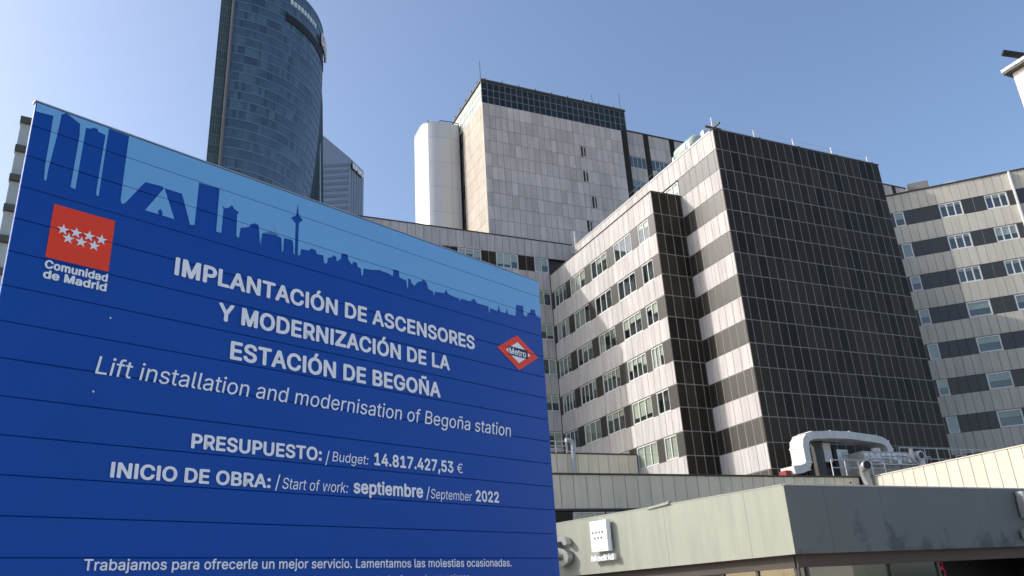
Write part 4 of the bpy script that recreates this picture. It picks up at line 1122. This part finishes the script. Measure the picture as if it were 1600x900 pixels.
# dark plant-room band, lit strip and sign near the top
def arc_strip(name, m_, z0, z1, t0, t1, off, n=24):
    mb = MB()
    for k in range(n):
        ta, tb = t0+(t1-t0)*k/n, t0+(t1-t0)*(k+1)/n
        pa, pb = cpt(z0, ta, off), cpt(z0, tb, off); qa, qb = cpt(z1, ta, off), cpt(z1, tb, off)
        mb.face([(*pa, z0), (*pb, z0), (*qb, z1), (*qa, z1)])
        mb.face([(*qa, z1), (*qb, z1), (*cpt(z1, tb, 0), z1), (*cpt(z1, ta, 0), z1)])
        mb.face([(*cpt(z0, ta, 0), z0), (*cpt(z0, tb, 0), z0), (*pb, z0), (*pa, z0)])
    me = mb.mesh(name, m_, recalc=False); return put(name, me, sk)
ZBAND = 213.0
arc_strip('louvre_band', M['louvre'], ZBAND, ZBAND+3.4, 0.55, 1.5, 0.35)
arc_strip('parapet_band', M['spandrel'], ztop, ztop+0.8, 0.0, math.pi/2, 0.2)
for k in range(9):
    t = 0.60+0.052*k
    arc_strip('bright_pane', mat('bright_pane', (0.62, 0.74, 0.74), 0.2, 0.8) if k == 0 else bpy.data.materials['bright_pane'], 222.0, 224.2, t, t+0.042, 0.3, 2)
def curved_text(body, t0, t1, z0, z1, off, m_, m2):
    for mm, doff, nm in ((m2, 0.0, 'sign_shadow_face'), (m_, 0.5, 'sign_letters')):
        me = text_mesh(nm, body, mm, 0.03, 0.0, 0.25)
        x0, x1, y0, y1 = text_bounds(me)
        for v in me.vertices:
            t = t0+(t1-t0)*(v.co.x-x0)/(x1-x0); zz_ = z0+(z1-z0)*(v.co.y-y0)/(y1-y0)
            x, y = cpt(220, t, off+doff+v.co.z); v.co = Vector((x, y, zz_))
        me.update(); put(nm, me, sk)
curved_text('OHLA', 1.16, 1.50, 217.6, 223.8, 0.8, mat('sign_white', (0.75, 0.74, 0.76), 0.5, 0.3), M['black'])

# ------------------------------------------------------------------ second skyscraper
K0 = hd(-12.42)*420
cry = thing('faceted_skyscraper', 'smaller faceted grey glass skyscraper with slanted top beside the curved one', 'skyscraper', K0, math.radians(90-(-12.42+90)))
def kz(px, py, r): return hz_tan(px, py)*r+E
def hz_tan(px, py):
    v = ray(px, py); return v.z/math.hypot(v.x, v.y)
zl, zm_, zr = hz_tan(500, 221.5)*430+E, hz_tan(545, 246)*420+E, hz_tan(568, 268)*432+E
mb = MB()
foot = [(-27, 6.0), (0.0, 0.0), (8.65, 12.0), (0, 40), (-27, 40)]
tops = [hz_tan(455, 192)*432+E, zm_, zr, zr, hz_tan(455, 192)*432+E]
mb.v += [(x, y, 0) for x, y in foot]+[(x, y, t) for (x, y), t in zip(foot, tops)]
for k in range(5): mb.f.append((k, (k+1) % 5, 5+(k+1) % 5, 5+k))
mb.f.append((5, 6, 7, 8, 9))
mb.build('body', M['crystal'], cry)
z = 150.0
while z < zm_-5:
    mb = MB(); mb.face([(-27.0, 5.85, z), (-0.3, -0.15, z), (-0.3, -0.15, z+1.9), (-27.0, 5.85, z+1.9)])
    me = mb.mesh('glass_band', M['crystal_dark'], recalc=False); put('glass_band', me, cry); z += 4.0
mb = MB(); mb.face([(-0.2, -0.1, 0), (8.5, 11.9, 0), (8.5, 11.9, zr-0.5), (-0.2, -0.1, zm_-0.5)])
mb.v = [(x+0.12, y-0.12, z_) for x, y, z_ in mb.v]
me = mb.mesh('side_face', M['crystal_side'], recalc=False); put('side_face', me, cry)
mb = MB()
for k in range(1, 6):
    p = Vector((0, 0)).lerp(Vector((8.65, 12.0)), k/6); mb.box(p.x-0.05, p.x+0.25, p.y-0.42, p.y-0.1, 0, zm_+(zr-zm_)*k/6-0.6)
mb.build('side_mullions', M['crystal'], cry, kind='stuff')
def crystal_text(body, f0, f1, z0, h, m_, off):
    me = text_mesh('sign_letters', body, m_, 0.03, 0.0, 0.3); x0, x1, y0, y1 = text_bounds(me)
    d = Vector((8.65, 12.0)); nn = Vector((12.0, -8.65)).normalized()
    for v in me.vertices:
        f = f0+(f1-f0)*(v.co.x-x0)/(x1-x0); p = d*f+nn*(off+v.co.z); v.co = Vector((p.x, p.y, z0+h*(v.co.y-y0)/(y1-y0)+(zr-zm_)*f))
    me.update(); put('sign_letters', me, cry)
MB().box(0, 1, 0, 1, 0, 1)
crystal_text('KPMG', 0.10, 0.80, zm_-6.6, 3.6, M['black'], 0.5)
crystal_text('KPMG', 0.15, 0.85, zm_-6.2, 3.6, M['print_white'], 1.2)

# ------------------------------------------------------------------ stepped block behind the billboard's left end
LBd = 84.6
p = ray(33, 187); LBp = Vector((p.x, p.y, 0)).normalized()*LBd
lb = thing('balcony_block', 'pale block with stacked balcony fronts peeking out left of the billboard', 'building', LBp, math.radians(35.25+0.0))
MB().box(0.25, 11.5, 0.5, 12, 0, hz_tan(33, 187)*LBd+E-0.6).build('core', M['balcony'], lb)
zt0 = hz_tan(33, 183)*LBd+E
for k in range(14):
    zt = zt0-3.33*k
    mb = MB(); mb.box(-0.05, 11.6, -0.35, 0.6, zt-0.62, zt)
    mb.build('slab', M['slab_grey'], lb)
    mb = MB()
    for j in range(9): mb.box(-0.07+1.3*j, -0.0+1.3*j, -0.37, 0.0, zt-0.6, zt-0.02)
    mb.build('slab_fins', M['coping'], lb, kind='stuff')
    for j in range(3):
        me = MB().panel(0.02+3.8*j, 3.78+3.8*j, zt-3.25, zt-0.66, 0.06, 0.02).mesh('balcony_front', M['balcony'])
        o = put('balcony_front', me, lb); o.rotation_euler = (0, 0, 0)
    MB().tube([(1.35, -0.05, zt-1.9), (2.1, -0.06, zt-1.1)], 0.05, 5).build('reflection_mark', M['coping'], lb)  # dark diagonal bar laid on the panel as its painted reflection mark
    MB().box(0.0, 11.5, -0.12, -0.02, zt-3.28, zt-3.2).build('rail', M['coping'], lb)

# ------------------------------------------------------------------ white building corner at the upper right
UD = 30.0
p = ray(1582, 115); UP = Vector((p.x, p.y, 0)).normalized()*UD
ub2 = thing('white_house', 'sunlit white plaster building corner with dark capped roof edge at right', 'building', UP, TH)
zc = hz_tan(1582, 115)*UD+E
MB().box(0, 8, -9, 0, 0, zc).build('wall', M['plaster'], ub2)
MB().box(-0.25, 8.2, -9.2, 0.18, zc+0.002, zc+0.09).build('roof_edge', M['coping'], ub2)
MB().box(-0.27, 8.2, -9.2, 0.2, zc+0.09, zc+0.2).build('roof_flashing', M['white'], ub2)
MB().tube([(-0.35, -0.1, zc+0.72), (0.35, -0.55, zc+0.40)], 0.115, 10).build('floodlight', M['black'], ub2)
MB().tube([(0.3, -0.55, zc+0.2), (0.3, -0.55, zc+0.42)], 0.04, 6).build('lamp_bracket', M['steel'], ub2)
